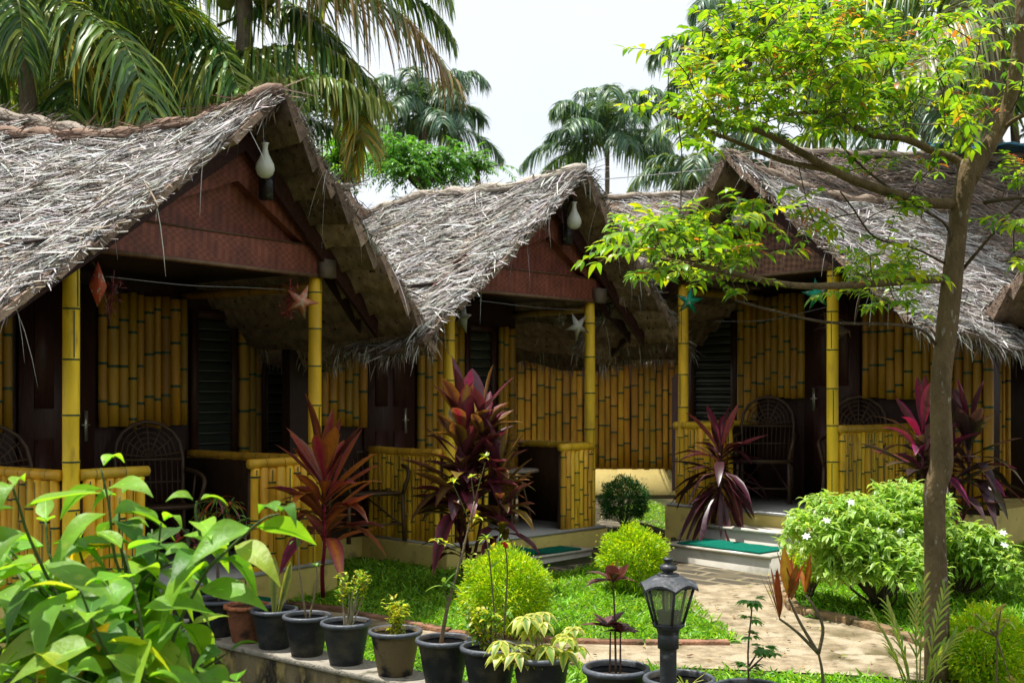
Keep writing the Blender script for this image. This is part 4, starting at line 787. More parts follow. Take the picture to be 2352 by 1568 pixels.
cordy(gnd(1075, 1335), [(at(1066, 1190, 8.9), 1.2, 88), (at(1150, 1235, 8.8), .85, 38), (at(1060, 1300, 8.9), .9, 18), (at(1110, 1110, 8.9), .9, 36)], 'tall dark purple cordyline clump with crimson tips before the middle hut', L=.50, W=.108, z0=.28, z1=.72, rosh=.62, cols=[(.055, .02, .025), (.08, .025, .03), (.16, .12, .02), (.11, .03, .04)], ce=[(.10, .02, .04), (.20, .03, .06), (.28, .16, .03)])
cordy(gnd(1655, 1262), [(at(1655, 1130, 10.8), 1.0, 50), (at(1655, 1145, 10.8), .8, 16)], 'dark purple cordyline with drooping lower leaves beside the third hut steps', L=.60, W=.085, z0=-.85, z1=1.8, rosh=.45, cols=[(.04, .012, .02), (.06, .02, .03), (.05, .025, .02)], ce=[(.07, .015, .03), (.12, .03, .03)], stemc=(.10, .05, .04), mg=.12)
cordy(gnd(2185, 1265), [(at(2120, 1120, 9.2), 1.1, 34), (at(2225, 1110, 9.3), 1.1, 34), (at(2180, 1180, 9.2), 1.0, 24)], 'cordyline with shocking pink upper leaves behind the tree trunk', L=.58, W=.09, z0=.2, z1=.8, rosh=.42, cols=[(.03, .02, .02), (.10, .09, .03), (.06, .03, .04)], ce=[(.26, .02, .10), (.08, .04, .04), (.05, .03, .03)], mg=.75)

# ---------------------------------------------------------------- shrubs
def ball(name, c, r, n, cols, label, L=.032, W=.009, cat='shrub', group='clipped round bushes', rz=1., base=None, p=None):
    c = np.array(c, float); b = np.array([c[0], c[1], gz(c[1])]); rt = thing(name, tuple(b), label, cat, group); ms = MB()
    for i in range(16): e = c + rdir(1, -.2, 1)[0] * r * .8; stems(ms, [[b + rng.normal(0, .015, 3) * [1, 1, 0], b * .5 + e * .5, e]], .008, .003, (.12, .09, .05), 5, 6)
    ms.build('stem', M['stem'], rt); d = rdir(n, -.75, 1); q = rng.beta(5, 1.2, n); q = np.where(rng.random(n) < .03, rng.uniform(.95, 1.14, n), q); lob = 1 + .05 * np.sin(d[:, 0] * 13 + c[0]) * np.sin(d[:, 2] * 11 + c[1]) + .07 * np.sin(d[:, 0] * 7 + 1) * np.sin(d[:, 1] * 6) + .06 * np.sin(d[:, 2] * 9 + d[:, 0] * 5)
    P = c + d * (q * lob * r)[:, None] * [1, 1, rz]; mf = MB(); P = P[P[:, 2] > b[2] + .02]; d = d[:len(P)]; n = len(P); dd = nrm((P - c) * 1.0) + rng.normal(0, .45, (n, 3)) + [0, 0, .35]
    leaves(mf, P, dd, rdir(n, .2, 1), rng.uniform(.7, 1.3, n) * L, rng.uniform(.7, 1.2, n) * W, P_LFT, rng.uniform(0, .5, n), .2, pick(n, cols, p, .2)); mf.build('foliage', M['leaf'], rt); return rt
GOLD = [(.38, .56, .01), (.26, .46, .01), (.52, .62, .015), (.16, .34, .012)]
ball('round_shrub', at(1160, 1362, 7.4), .285, 15000, GOLD, 'large bright yellow-green clipped ball bush on the lawn', .034, .009)
ball('round_shrub', at(1456, 1285, 8.9), .265, 11000, GOLD, 'yellow-green round bush behind the lantern beside the path', .034, .010)
ball('round_shrub', at(1433, 1150, 12.5), .265, 7000, [(.02, .10, .02), (.035, .15, .025)], 'dark green round bush against the yellow plinth', .035, .010)
ball('round_shrub', at(2262, 1500, 6.3), .25, 12000, [(.34, .55, .01), (.22, .44, .015), (.52, .62, .02)], 'bushy yellow-green shrub at the bottom right corner', .03, .011)
ball('round_shrub', at(1862, 1290, 8.6), .16, 3500, GOLD, 'small yellow-green bush tucked under the variegated shrub', .034, .010)
def varieg(base, blobs, label, ncl, nflow):
    rt = thing('variegated_shrub', tuple(base), label, 'shrub', 'variegated shrubs in the right bed'); ms = MB(); mf = MB(); base = np.array(base, float); ends = []
    for (c, r) in blobs:
        c = np.array(c); k = int(ncl * r[0] / sum(b[1][0] for b in blobs)); d = rdir(k, -.35, 1); q = rng.beta(3.2, 1, k); P = c + d * np.array(r) * q[:, None]; ends.append(P)
        for i in range(10): e = c + rdir(1, 0, 1)[0] * np.array(r) * .7; stems(ms, [[base + rng.normal(0, .02, 3) * [1, 1, 0], base * .6 + e * .4 + rng.normal(0, .04, 3), e]], .011, .004, (.11, .085, .05), 6, 8)
    E = np.concatenate(ends); E = E[E[:, 2] > base[2] + .12]; k = 8; B = np.repeat(E, k, 0) + rng.normal(0, .012, (len(E) * k, 3)); n = len(B)
    d = rdir(n, -.25, .75); cc = pick(n, [(.20, .42, .035), (.27, .48, .05), (.13, .30, .03)]); leaves(mf, B, d, (0, 0, 1.), rng.uniform(.06, .11, n), rng.uniform(.022, .034, n), P_LANCE, rng.uniform(.1, .8, n), .3, cc, pick(n, [(.52, .65, .26), (.36, .55, .12)]))
    ms.build('stem', M['stem'], rt); mf.build('foliage', M['leaf'], rt)
    k = rng.choice(np.where((E[:, 1] < base[1]) & (E[:, 2] > base[2] + .35))[0], nflow, replace=False)
    for i in k:
        fm = MB(); c = E[i] + [0, -.07, .07]; a = np.arange(6) * math.pi / 3 + rng.uniform(0, 1); ax = nrm(np.array([rng.normal(0, .3), -.7, .8])); s1 = nrm(np.cross(ax, [1, 0, 0.])); s2 = np.cross(ax, s1)
        leaves(fm, np.repeat([c], 6, 0), np.cos(a)[:, None] * s1 + np.sin(a)[:, None] * s2 + ax * .15, ax, .036, .018, P_LFT, .1, .1, (.85, .87, .82)); fm.build('flower', M['flower'], rt)
    return rt
vb_ = gnd(2015, 1395); varieg(vb_, [(at(1930, 1235, 8.1), (.40, .38, .33)), (at(2075, 1215, 8.4), (.38, .38, .36)), (at(2010, 1300, 8.0), (.46, .38, .22)), (at(2120, 1160, 8.7), (.20, .2, .14))], 'large green and cream variegated shrub dotted with white flowers left of the trunk', 1150, 11)
vb2 = gnd(2200, 1370); varieg(vb2, [(at(2235, 1270, 8.6), (.28, .26, .22)), (at(2290, 1310, 8.5), (.22, .22, .16))], 'smaller green variegated shrub right of the trunk', 420, 2)

# red croton sapling, palm seedling, grafted plant
cp = gnd(1892, 1600); Y = cp[1]; r = thing('croton_sapling', tuple(cp), 'bare forked sapling topped by rusty red and yellow leaves beside the path', 'plant'); mb = MB(); fk = at(1880, 1500, Y)
ends = [at(1790, 1420, Y), at(1812, 1375, Y), at(1850, 1365, Y + .05)]
stems(mb, [[cp, at(1888, 1540, Y), fk], [fk, at(1830, 1450, Y), ends[0]], [fk, at(1838, 1430, Y), ends[1]], [fk, at(1890, 1440, Y), at(1868, 1390, Y), ends[2]]], .010, .006, (.16, .12, .07), 7, 12); mb.build('stem', M['stem'], r, smooth=True); mb = MB()
RD = [(.34, .06, .02), (.22, .05, .02), (.45, .22, .03)]
for e, k, L in ((ends[0], 8, .25), (ends[1], 7, .25), (ends[2], 5, .22)): tuft(mb, [e], k, L, .034, RD, P_LANCE, .9, .995, .05, ce=[(.28, .06, .02), (.4, .12, .03)])
leaves(mb, [ends[1] + [-.01, -.01, .03], ends[1] + [.01, -.01, 0]], [(-.1, -.1, 1), (.12, -.1, 1)], (0, -1, .1), [.25, .19], [.065, .055], P_LANCE, 0, .2, [(.58, .42, .03), (.20, .14, .02)], [(.55, .20, .03), (.3, .08, .02)]); mb.build('foliage', M['leaf_dark'], r)
sp_ = np.array([at(2110, 1600, 5.5)[0], 5.5, .11]); r = thing('palm_seedling', tuple(sp_), 'small palm seedling with pale arching fronds left of the trunk foot', 'plant'); mb = MB(); ms = MB()
for (ex, ey, dy) in ((2010, 1420, 0), (2040, 1395, .1), (2120, 1340, 0), (2170, 1360, .1), (2060, 1455, -.1), (2190, 1465, 0), (2100, 1380, .15), (2050, 1500, -.1), (2160, 1490, -.1)):
    e = at(ex, ey, 5.5 + dy); md = sp_ * .45 + e * .55 + [0, 0, .05]; q = bez([sp_, md, e], 12); tube(ms, q, np.linspace(.005, .002, len(q)), 5, (.28, .34, .07)); d = nrm(np.gradient(q, axis=0))
    for i in range(5, len(q)):
        for s in (-1, 1): leaves(mb, [q[i]], [d[i] + s * nrm(np.cross(d[i], [0, -.3, 1.])) * .35], (0, -.4, 1), [.13 * (1.1 - .3 * i / len(q))], [.012], P_STRAP, .3, .2, pick(1, [(.30, .40, .06), (.20, .34, .05), (.42, .46, .10)]))
ms.build('stem', M['stem'], r); mb.build('foliage', M['leaf'], r)
gp = np.array([at(2285, 1600, 5.7)[0], 5.7, .11]); r = thing('young_plant', tuple(gp), 'thin young plant with pale leaves in front of the bottom right shrub', 'plant'); mb = MB(); tt = at(2290, 1410, 5.7); nd = [at(2240, 1410, 5.7), at(2300, 1395, 5.65), at(2260, 1430, 5.6), at(2315, 1425, 5.75), at(2280, 1450, 5.7), at(2240, 1440, 5.6), at(2320, 1560, 5.7)]
stems(mb, [[gp, at(2290, 1500, 5.7), tt]] + [[at(2288, 1460, 5.7), n_] for n_ in nd], .006, .002, (.20, .16, .08)); mb.build('stem', M['stem'], r); mb = MB(); tuft(mb, nd + [tt], 8, .05, .022, [(.38, .44, .08), (.28, .38, .06), (.45, .36, .06)], P_OVATE, -.5, .6, .5); mb.build('foliage', M['leaf'], r)

# ---------------------------------------------------------------- big-leaved shrub, bottom left foreground
fb = np.array([-.95, 2.95, -.34]); r = thing('leafy_shrub', tuple(fb), 'large glossy-leaved shrub filling the bottom left foreground', 'shrub'); ms = MB(); mf = MB()
ST = [ # (px polyline, depth, leaf length)
 ([(330, 1640), (290, 1370), (262, 1270), (250, 1160), (232, 1075)], 3.0, .145), ([(330, 1640), (292, 1330), (275, 1240), (275, 1140)], 3.0, .13),
 ([(360, 1640), (400, 1460), (470, 1318), (520, 1265), (600, 1195), (640, 1180)], 2.9, .14), ([(470, 1318), (462, 1240), (450, 1185), (452, 1150)], 2.95, .13),
 ([(300, 1620), (150, 1400), (70, 1240), (45, 1165), (30, 1120)], 2.85, .15), ([(300, 1620), (230, 1420), (190, 1290), (175, 1235)], 3.05, .14), ([(200, 1400), (120, 1290), (105, 1200)], 2.95, .14),
 ([(320, 1640), (250, 1480), (170, 1390), (110, 1350)], 2.8, .16), ([(350, 1640), (380, 1500), (430, 1440)], 2.85, .15), ([(340, 1640), (430, 1560), (520, 1500)], 2.9, .13),
 ([(330, 1640), (340, 1480), (345, 1380), (360, 1290), (370, 1200)], 3.1, .14), ([(200, 1640), (110, 1580), (40, 1540)], 2.7, .15), ([(330, 1640), (300, 1500), (215, 1450)], 2.75, .16), ([(240, 1500), (60, 1420), (-30, 1330)], 2.9, .15), ([(340, 1640), (290, 1560), (250, 1500)], 2.7, .16), ([(420, 1640), (480, 1600), (540, 1570)], 2.8, .13), ([(420, 1640), (380, 1590), (330, 1560)], 2.65, .14), ([(300, 1620), (230, 1560), (120, 1500)], 2.95, .14),([(292, 1400), (330, 1330), (400, 1290), (450, 1280)], 2.95, .14),([(150, 1400), (50, 1330), (0, 1250)], 3.0, .15)]
LG = [(.16, .37, .025), (.23, .45, .03), (.07, .19, .02), (.34, .48, .03)]
for _ in range(16):
    ex, ey = rng.uniform(-30, 400), rng.uniform(1180, 1560); ey = max(ey, 1170 + abs(ex - 260) * .35)
    ST.append(([(330, 1640), (330 * .5 + ex * .5 + rng.uniform(-30, 30), 1640 * .45 + ey * .55), (ex, ey)], rng.uniform(2.65, 3.25), .145))
for pts, Y, LL in ST:
    LL = LL * 1.34
    k = len(pts); ys = Y + np.linspace(0, rng.uniform(-.15, .25), k); q = bez([at(x, y, yy) for (x, y), yy in zip(pts, ys)], 6 * k); tube(ms, q, np.linspace(.0055, .0026, len(q)), 7, (.07, .11, .03))
    Ls = np.concatenate([[0], np.cumsum(np.linalg.norm(np.diff(q, axis=0), axis=1))]); s = Ls[-1]; i = 0; az_ = rng.uniform(0, 3.1)
    while s > Ls[-1] * .22 and i < 10:
        P = np.array([np.interp(s, Ls, q[:, j]) for j in range(3)]); az_ += math.pi / 2 + rng.normal(0, .25); l = LL * rng.uniform(.85, 1.1) * (.62 if i == 0 else .9 + .07 * min(i, 5))
        for e in (0, math.pi):
            if rng.random() < .07: continue
            el_ = rng.uniform(.35, .8) if i == 0 else rng.uniform(-.15, .5) - .05 * i; d = np.array([math.cos(az_ + e) * math.cos(el_), math.sin(az_ + e) * math.cos(el_), math.sin(el_)])
            c = pick(1, LG, [.35, .3, .25, .1], .15); c = np.array([[.55, .42, .02]]) if rng.random() < .006 else c
            pf = np.array(P_OVATE); tt = np.linspace(0, 1, 12); pr = np.stack([tt, np.interp(tt, pf[:, 0], pf[:, 1])], 1); pr[:, 1] = np.clip(np.sin(np.pi * tt ** .72) ** .95, .03, 1) * (1.08 - .3 * tt) * np.clip(.55 + tt * 2.2, 0, 1)
            up_ = (rng.normal(0, .3), rng.normal(-.25, .3), 1); w_ = l * rng.uniform(.38, .47); g_ = rng.uniform(.15, .8); fo = rng.uniform(.1, .5)
            leaves(mf, [P + d * .012], [d], up_, [l], [w_], pr, g_, fo, c, c * np.array([1.12, 1.05, 1.0]), wave=.035)
            for o_ in (.0012, -.0012): leaves(mf, [P + d * .012 + np.array([0, 0, o_])], [d], up_, [l * .97], [.0045], [(0, 1), (.3, .9), (.6, .6), (.85, .35), (1, .1)], g_, -.3, np.clip(c * 1.7 + .04, 0, .75))
        s -= rng.uniform(.055, .075) * (1 + .08 * i); i += 1
yl = at(205, 1500, 2.75); leaves(mf, [at(250, 1430, 2.8)], [(-.55, -.1, -.75)], (-.2, -1, .4), [.17], [.06], [(0, .1), (.2, .7), (.4, 1), (.6, .95), (.8, .7), (1, .05)], .1, .2, [(.75, .48, .01)], [(.70, .36, .01)])
ms.build('stem', M['stem'], r, smooth=True); mf.build('foliage', M['shrub_leaf'], r, smooth=True)

# ---------------------------------------------------------------- tree on the right
def pinnate(mf, ms, P, d, n, L, ll, lw, cols, gd=.35, p=None):
    d = nrm(d); q = np.array([P + d * L * t - np.array([0, 0, gd * L * t * t]) for t in np.linspace(0, 1, 6)]); tube(ms, q, np.linspace(.0025, .001, 6), 4, (.22, .20, .06), cap=False)
    t = np.linspace(.18, .95, n); B = np.stack([np.interp(t, np.linspace(0, 1, 6), q[:, j]) for j in range(3)], 1); dd = nrm(np.array(q[-1] - q[0])); s = nrm(np.cross(dd, [0, 0, 1.]))
    B2 = np.concatenate([B, B, q[-1:]]); D2 = np.concatenate([np.repeat([s * .85 + dd * .55], n, 0), np.repeat([-s * .85 + dd * .55], n, 0), [dd]]) + rng.normal(0, .16, (2 * n + 1, 3))
    N = 2 * n + 1; leaves(mf, B2, D2, np.array([0, 0, 1.]) + rng.normal(0, .25, (N, 3)), rng.uniform(.8, 1.15, N) * ll, rng.uniform(.85, 1.15, N) * lw, P_LANCE[0:1] + [(.25, .85), (.5, 1), (.78, .55), (1, .03)], rng.uniform(.1, .7, N), .25, pick(N, cols, p, .15))
TY = 6.3; tb = np.array([at(2150, 1500, TY)[0], TY, gz(TY) - .02]); rt = thing('garden_tree', tuple(tb), 'slender tree on the right with bright green pinnate leaves and reaching boughs', 'tree'); mb = MB()
BK = (.17, .12, .062)
def limb(pts, r0, r1, k=12, n=24, c=BK):
    m = MB(); q = bez([at(x, y, Y) for x, y, Y in pts], n); rr = np.linspace(0, 1, len(q)); rad = np.interp(rr, [0, 1], [r0, r1]) * (1 + .05 * np.sin(rr * 23)); tube(m, q, rad, k, c); return m, q
m_, q_ = limb([(2150, 1580, TY), (2152, 1400, TY), (2148, 1250, TY), (2147, 1130, TY), (2163, 1060, TY), (2160, 900, TY), (2172, 780, TY), (2185, 660, TY), (2196, 560, TY), (2205, 480, TY), (2222, 400, TY), (2228, 370, TY)], .064, .050, 18, 44); m_.build('trunk', M['bark'], rt, smooth=True); NODES = []
LB = [ ([(2222, 420, TY), (2275, 330, TY), (2310, 260, TY), (2335, 150, TY - .05), (2345, 40, TY - .1), (2350, -60, TY - .1)], .045, .03),
 ([(2215, 410, TY), (2200, 370, TY + .02), (2150, 350, TY), (2080, 320, TY - .1), (2000, 310, TY - .2), (1940, 275, TY - .2), (1880, 258, TY - .25), (1800, 265, TY - .3)], .026, .010),
 ([(2190, 468, TY), (2130, 465, TY - .1), (2020, 435, TY - .25), (1930, 400, TY - .4), (1830, 345, TY - .5), (1740, 300, TY - .6), (1620, 280, TY - .7), (1545, 260, TY - .8)], .030, .009),
 ([(1900, 390, TY - .42), (1800, 370, TY - .45), (1700, 330, TY - .5), (1600, 290, TY - .55), (1540, 262, TY - .6)], .016, .006),
 ([(2172, 640, TY), (2100, 645, TY - .2), (1950, 655, TY - .5), (1820, 655, TY - .7), (1700, 632, TY - .9), (1600, 610, TY - 1.05), (1520, 595, TY - 1.2)], .024, .008),
 ([(2150, 792, TY), (2120, 760, TY - .1), (2050, 745, TY - .2), (1900, 740, TY - .4), (1780, 715, TY - .6), (1690, 690, TY - .8)], .009, .006),
 ([(2228, 400, TY), (2222, 330, TY + .05), (2200, 290, TY + .1), (2165, 255, TY + .2)], .018, .009),
 ([(2210, 620, TY), (2260, 560, TY - .1), (2320, 490, TY - .2), (2370, 440, TY - .3)], .010, .006),
 ([(2260, 465, TY), (2310, 458, TY - .1), (2380, 450, TY - .2)], .012, .008), ([(2300, 300, TY), (2340, 270, TY - .1), (2400, 250, TY - .2)], .014, .010),
 ([(2180, 590, TY), (2175, 520, TY - .05), (2100, 470, TY - .1), (2000, 400, TY - .15), (1930, 330, TY - .2), (1900, 260, TY - .2)], .009, .005),
 ([(2170, 605, TY), (2100, 570, TY - .1), (2010, 545, TY - .2), (1960, 480, TY - .3), (1930, 440, TY - .35)], .007, .004)]
for pts, a, b in LB:
    m_, q_ = limb(pts, a, b, 10 if a > .02 else 7, 26, BK if a > .012 else (.11, .08, .055)); m_.build('branch', M['bark'], rt, smooth=True); k0 = 8 if a > .02 else 4; NODES += list(q_[k0:])
NODES = np.array(NODES)
REG = [ # (cx, cy, rx, ry, depth, dd, n)
 (1640, 190, 110, 130, 5.7, .35, 46), (1790, 150, 130, 130, 5.8, .4, 70), (1950, 130, 120, 110, 6.0, .4, 62), (2090, 190, 110, 110, 6.1, .4, 44), (1620, 290, 110, 55, 5.5, .3, 26), (1830, 250, 130, 70, 5.9, .3, 40), (2000, 270, 110, 55, 6.1, .3, 26), (1700, 60, 90, 60, 5.9, .3, 20), (1850, 30, 120, 50, 6., .3, 24), (2230, 230, 100, 80, 6.2, .4, 22), (2200, 60, 100, 70, 6.2, .4, 18), (2320, 150, 60, 120, 6.1, .3, 10),
 (1560, 560, 120, 60, 5.15, .3, 40), (1660, 620, 90, 70, 5.4, .3, 26), (1480, 580, 100, 50, 5.1, .2, 12), (1700, 500, 60, 40, 5.5, .3, 9), (2060, 600, 70, 40, 6.0, .25, 18), (2050, 670, 80, 50, 6.0, .25, 20), (1980, 660, 50, 40, 5.9, .2, 8), (2000, 400, 90, 50, 6.1, .2, 8), (1830, 480, 60, 50, 5.9, .2, 8), (2090, 460, 60, 60, 6.1, .2, 5), (2320, 560, 50, 80, 6.1, .3, 8), (2340, 400, 40, 60, 6.1, .2, 5), (2130, 350, 50, 30, 6.2, .2, 5)]
pts = []
for cx_, cy_, rx, ry, Yd, dd, n in REG:
    n = max(4, int(n * .80)); a = rng.uniform(0, 6.28, n); q = np.sqrt(rng.uniform(0, 1, n)); pts.append(np.array([at(cx_ + rx * q[i] * math.cos(a[i]), cy_ + ry * q[i] * math.sin(a[i]), Yd + rng.normal(0, dd)) for i in range(n)]))
pts = np.concatenate(pts); dist = np.array([np.min(np.linalg.norm(NODES - p_, axis=1)) for p_ in pts]); order = np.argsort(dist); nodes = list(NODES); tw = MB(); mf = MB(); ra = MB()
TG = [(.16, .34, .02), (.26, .42, .02), (.07, .19, .025), (.42, .48, .02), (.45, .16, .04)]; TP = [.36, .31, .19, .13, .01]
for i in order:
    p_ = pts[i]; N_ = np.array(nodes); j = np.argmin(np.linalg.norm(N_ - p_, axis=1) + .25 * np.clip(N_[:, 2] - p_[2], 0, 9)); s_ = N_[j]; l_ = np.linalg.norm(p_ - s_); md = s_ * .5 + p_ * .5 + [0, 0, .04 * l_] + rng.normal(0, .03, 3) * l_
    q = bez([s_, md, p_], 6); tube(tw, q, np.linspace(.0045 if l_ > .25 else .0035, .0025, len(q)), 5, (.10, .075, .045), cap=False); nodes += [q[len(q) // 2], q[-1]]
    out_ = nrm(p_ - s_ + np.array([0, 0, .15])); red = rng.random() < (.08 if p_[2] > 3.0 else .05)
    for e in range(rng.integers(1, 3)):
        d = nrm(out_ * .6 + rdir(1, -.35, .6)[0]); pinnate(mf, ra, p_, d, rng.integers(4, 8), rng.uniform(.15, .27), .068 if not red else .040, .027 if not red else .011, TG if not red else [(.42, .12, .06), (.40, .26, .05)], rng.uniform(.15, .5), TP if not red else None)
n0_ = mf.n
for q_ in (tw, ra):
    for a_, b_, c_ in zip(q_.V, q_.F, q_.C): pass
    Vq = np.concatenate(q_.V); mf.V.append(Vq); mf.C.append(np.concatenate(q_.C)); mf.F += [(f_ + mf.n, 1) for f_, _ in q_.F]; mf.n += len(Vq)
mf.build('foliage', [M['leaf'], M['stem']], rt)
# second slim trunk behind
b2 = np.array([at(2262, 1000, 17.0)[0], 17.0, .2]); rt2 = thing('slim_tree', tuple(b2), 'slim grey-brown trunk rising behind the wide right roof', 'tree'); mb = MB()
tube(mb, bez([b2, at(2262, 600, 17.), at(2266, 300, 17.), at(2262, 200, 17.), at(2262, -80, 17.)], 20), .15, 12, (.20, .15, .12)); mb.build('trunk', M['bark'], rt2, smooth=True)
mf = MB(); tuft(mf, [at(2255, 30, 17), at(2260, 60, 17.), at(2235, -20, 17)], 9, .45, .14, [(.06, .2, .03), (.10, .28, .03)], P_LANCE, -.2, .7, .3); mf.build('foliage', M['leaf'], rt2)

# ---------------------------------------------------------------- coconut palms behind
def frond(mf, ms, pts, n, ll, lw, cols, p=None, droop=.9, spread=.75, rr=.022, rc=(.20, .24, .07)):
    q = bez(pts, 26); m = len(q); tube(ms, q, np.linspace(rr, rr * .2, m), 5, rc, cap=False); d = nrm(np.gradient(q, axis=0))
    t = np.linspace(.14, .995, n) ** .95; x = np.linspace(0, 1, m); B = np.stack([np.interp(t, x, q[:, j]) for j in range(3)], 1); D = nrm(np.stack([np.interp(t, x, d[:, j]) for j in range(3)], 1))
    s = nrm(np.cross(D, [0, 0, 1.])); u = np.cross(s, D); env = np.interp(t, [0, .15, .45, .8, 1], [.55, .85, 1, .75, .38])
    for sg in (-1, 1):
        dd = s * sg * spread + D * .55 + u * rng.normal(.12, .12, (n, 1)) + rng.normal(0, .09, (n, 3))
        leaves(mf, B, dd, u + rng.normal(0, .3, (n, 3)), env * ll * rng.uniform(.85, 1.1, n), lw * rng.uniform(.8, 1.1, n), [(0, .5), (.25, 1), (.6, .8), (.85, .45), (1, .04)], rng.uniform(.5, 1.2, n) * droop, .35, pick(n, cols, p, .22))
PG = [(.09, .20, .04), (.15, .28, .045), (.05, .13, .04), (.28, .36, .06)]; PY = [(.30, .27, .03), (.16, .24, .04), (.40, .32, .04)]; PB = [(.08, .18, .10), (.06, .14, .09), (.15, .25, .13)]
def palm(cx_, cy_, Y, R, label, nf=18, cols=PG, ll=.95, extra=(), lean=0., el0=-.5, el1=1.2, azr=None, n=60, old=.15, trunk=True, stf=1., lw=.05, group='coconut palms behind the huts'):
    c = at(cx_, cy_, Y); b = np.array([c[0] + lean, Y + .3, 0.]); rt = thing('coconut_palm', tuple(b), label, 'palm tree', group); mt = MB()
    zz = np.linspace(0, 1, 30); q = np.stack([b[0] + (c[0] - b[0]) * zz ** 1.6, b[1] + (c[1] - b[1]) * zz, c[2] * zz], 1); tube(mt, q, .13 - .03 * zz + .008 * np.sin(np.arange(30) * 2.1), 12, (.20, .16, .12)); mt.build('trunk', M['bark'], rt, smooth=True)
    mf = MB(); ms = MB()
    for i in range(nf):
        a = i * 2.4 + rng.uniform(-.3, .3); e = el0 + (el1 - el0) * ((i + .5) / nf) + rng.normal(0, .1); L = R * rng.uniform(.85, 1.12); h = np.array([math.cos(a), math.sin(a), 0])
        p1 = c + h * L * .35 * math.cos(e) + [0, 0, L * .35 * math.sin(e)]; sagv = (.55 - .25 * e) * stf; p2 = c + h * L * .75 * math.cos(e * .75) + [0, 0, L * (.62 * math.sin(e) - .22 * sagv)]; p3 = c + h * L * (.98 - .1 * abs(e)) * math.cos(e * .6) + [0, 0, L * (.62 * math.sin(e) - .75 * sagv)]
        cc = PY if (e < -.1 and rng.random() < old * 3) else cols; frond(mf, ms, [c, p1, p2, p3], n, ll * R / 3, lw, cc)
    for (pp, cc, l_) in extra: frond(mf, ms, [np.array(at(x, y, Y_)) for x, y, Y_ in pp], 95, l_, .042, cc, droop=1.0)
    ms.build('frond_ribs', M['stem'], rt); mf.build('fronds', M['palm_leaf'], rt)
    k = MB()
    for i in range(7): a = i * .9; sphere(k, c + [.28 * math.cos(a), .28 * math.sin(a), -.35 + .05 * (i % 3)], (.12, .12, .14), 7, (.22, .26, .05))
    k.build('coconuts', M['stem'], rt, smooth=True); return rt
palm(300, 60, 15.0, 2.7, 'coconut palm with yellowing fronds right behind the nearest roof', 17, PG, old=.06, extra=[
 ([(330, 60, 14.5), (300, 110, 14.), (240, 190, 13.6), (190, 280, 13.4)], PY + PG, .7), ([(360, 40, 14.6), (410, 60, 14.), (470, 140, 13.6), (500, 250, 13.5)], PG + PY, .75), ([(300, 60, 14.8), (270, 150, 14.4), (280, 280, 14.2)], PG + PY, .7)], el0=-.9)
palm(60, -20, 13.0, 2.7, 'dark coconut palm in the top left corner', 16, PG, old=.06, extra=[([(20, -60, 12), (45, 20, 11.6), (55, 130, 11.5)], PG, .45)], el0=-.9, el1=1.0)
palm(560, -75, 14.0, 2.6, 'tall coconut palm whose long fronds reach right over the nearest hut', 8, PG, old=.06, extra=[
 ([(560, -60, 14), (700, -50, 13.6), (900, 20, 13.3), (1050, 190, 13.2)], [(.10, .16, .05), (.22, .19, .06), (.30, .20, .08)], .85), ([(640, -80, 14), (820, -60, 14), (970, 10, 14), (1040, 90, 14)], PG, .5),
 ([(470, 150, 14.5), (600, 115, 14), (760, 115, 13.6), (880, 215, 13.4)], PG + [(.30, .32, .05)], .8), ([(400, 230, 14.4), (560, 200, 13.6), (740, 180, 13.2), (890, 235, 13)], [(.26, .32, .08), (.16, .26, .05)], .62),
 ([(720, 190, 14.0), (790, 210, 13.6), (830, 290, 13.3), (815, 385, 13.2)], PY, .5), ([(620, -20, 14.4), (700, 30, 14), (760, 90, 13.8), (790, 130, 13.8)], PG, .6), ([(500, 60, 14.6), (600, 20, 14.2), (700, 40, 14), (760, 120, 14)], PG, .6), ([(420, 330, 15), (520, 270, 14.6), (640, 255, 14.2), (780, 300, 14)], [(.05, .13, .04), (.12, .22, .05)], .6)], el0=.25)
palm(975, 262, 48.0, 3.3, 'blue-green coconut palm left of the open sky above the middle hut', 20, PB, ll=1.0, n=80, old=.03, el0=-.45, el1=1.4, lw=.08, stf=.62)
palm(1395, 312, 52.0, 3.6, 'coconut palm standing alone against the open sky in the centre', 22, PB + PG[:1], ll=1.0, n=80, old=.03, el0=-.45, el1=1.4, lw=.08, stf=.62)
palm(1720, 90, 34.0, 2.8, 'tall coconut palm behind the foliage of the garden tree', 19, PB, n=70, old=.03, lean=-.2, lw=.075, stf=.7)
palm(1650, 400, 34.0, 2.8, 'low coconut palm whose arching fronds rise behind the third hut', 14, PB + PY[1:2], n=70, old=.1, el0=-.3, el1=1.0, lw=.075)
palm(2290, -90, 14.0, 3.0, 'coconut palm with fronds hanging in from the top right corner', 13, PG, n=70, extra=[([(2290, -90, 13), (2240, -20, 12.5), (2170, 60, 12.2), (2090, 190, 12)], [(.20, .24, .10), (.30, .30, .16)], .8), ([(2290, -90, 13), (2100, -60, 13), (1960, 0, 13), (1870, 90, 13)], PG, .9)], el0=-.6)
palm(2130, 250, 19.0, 2.2, 'dark green coconut palm behind the wide right roof', 13, PB, n=50, old=.05)

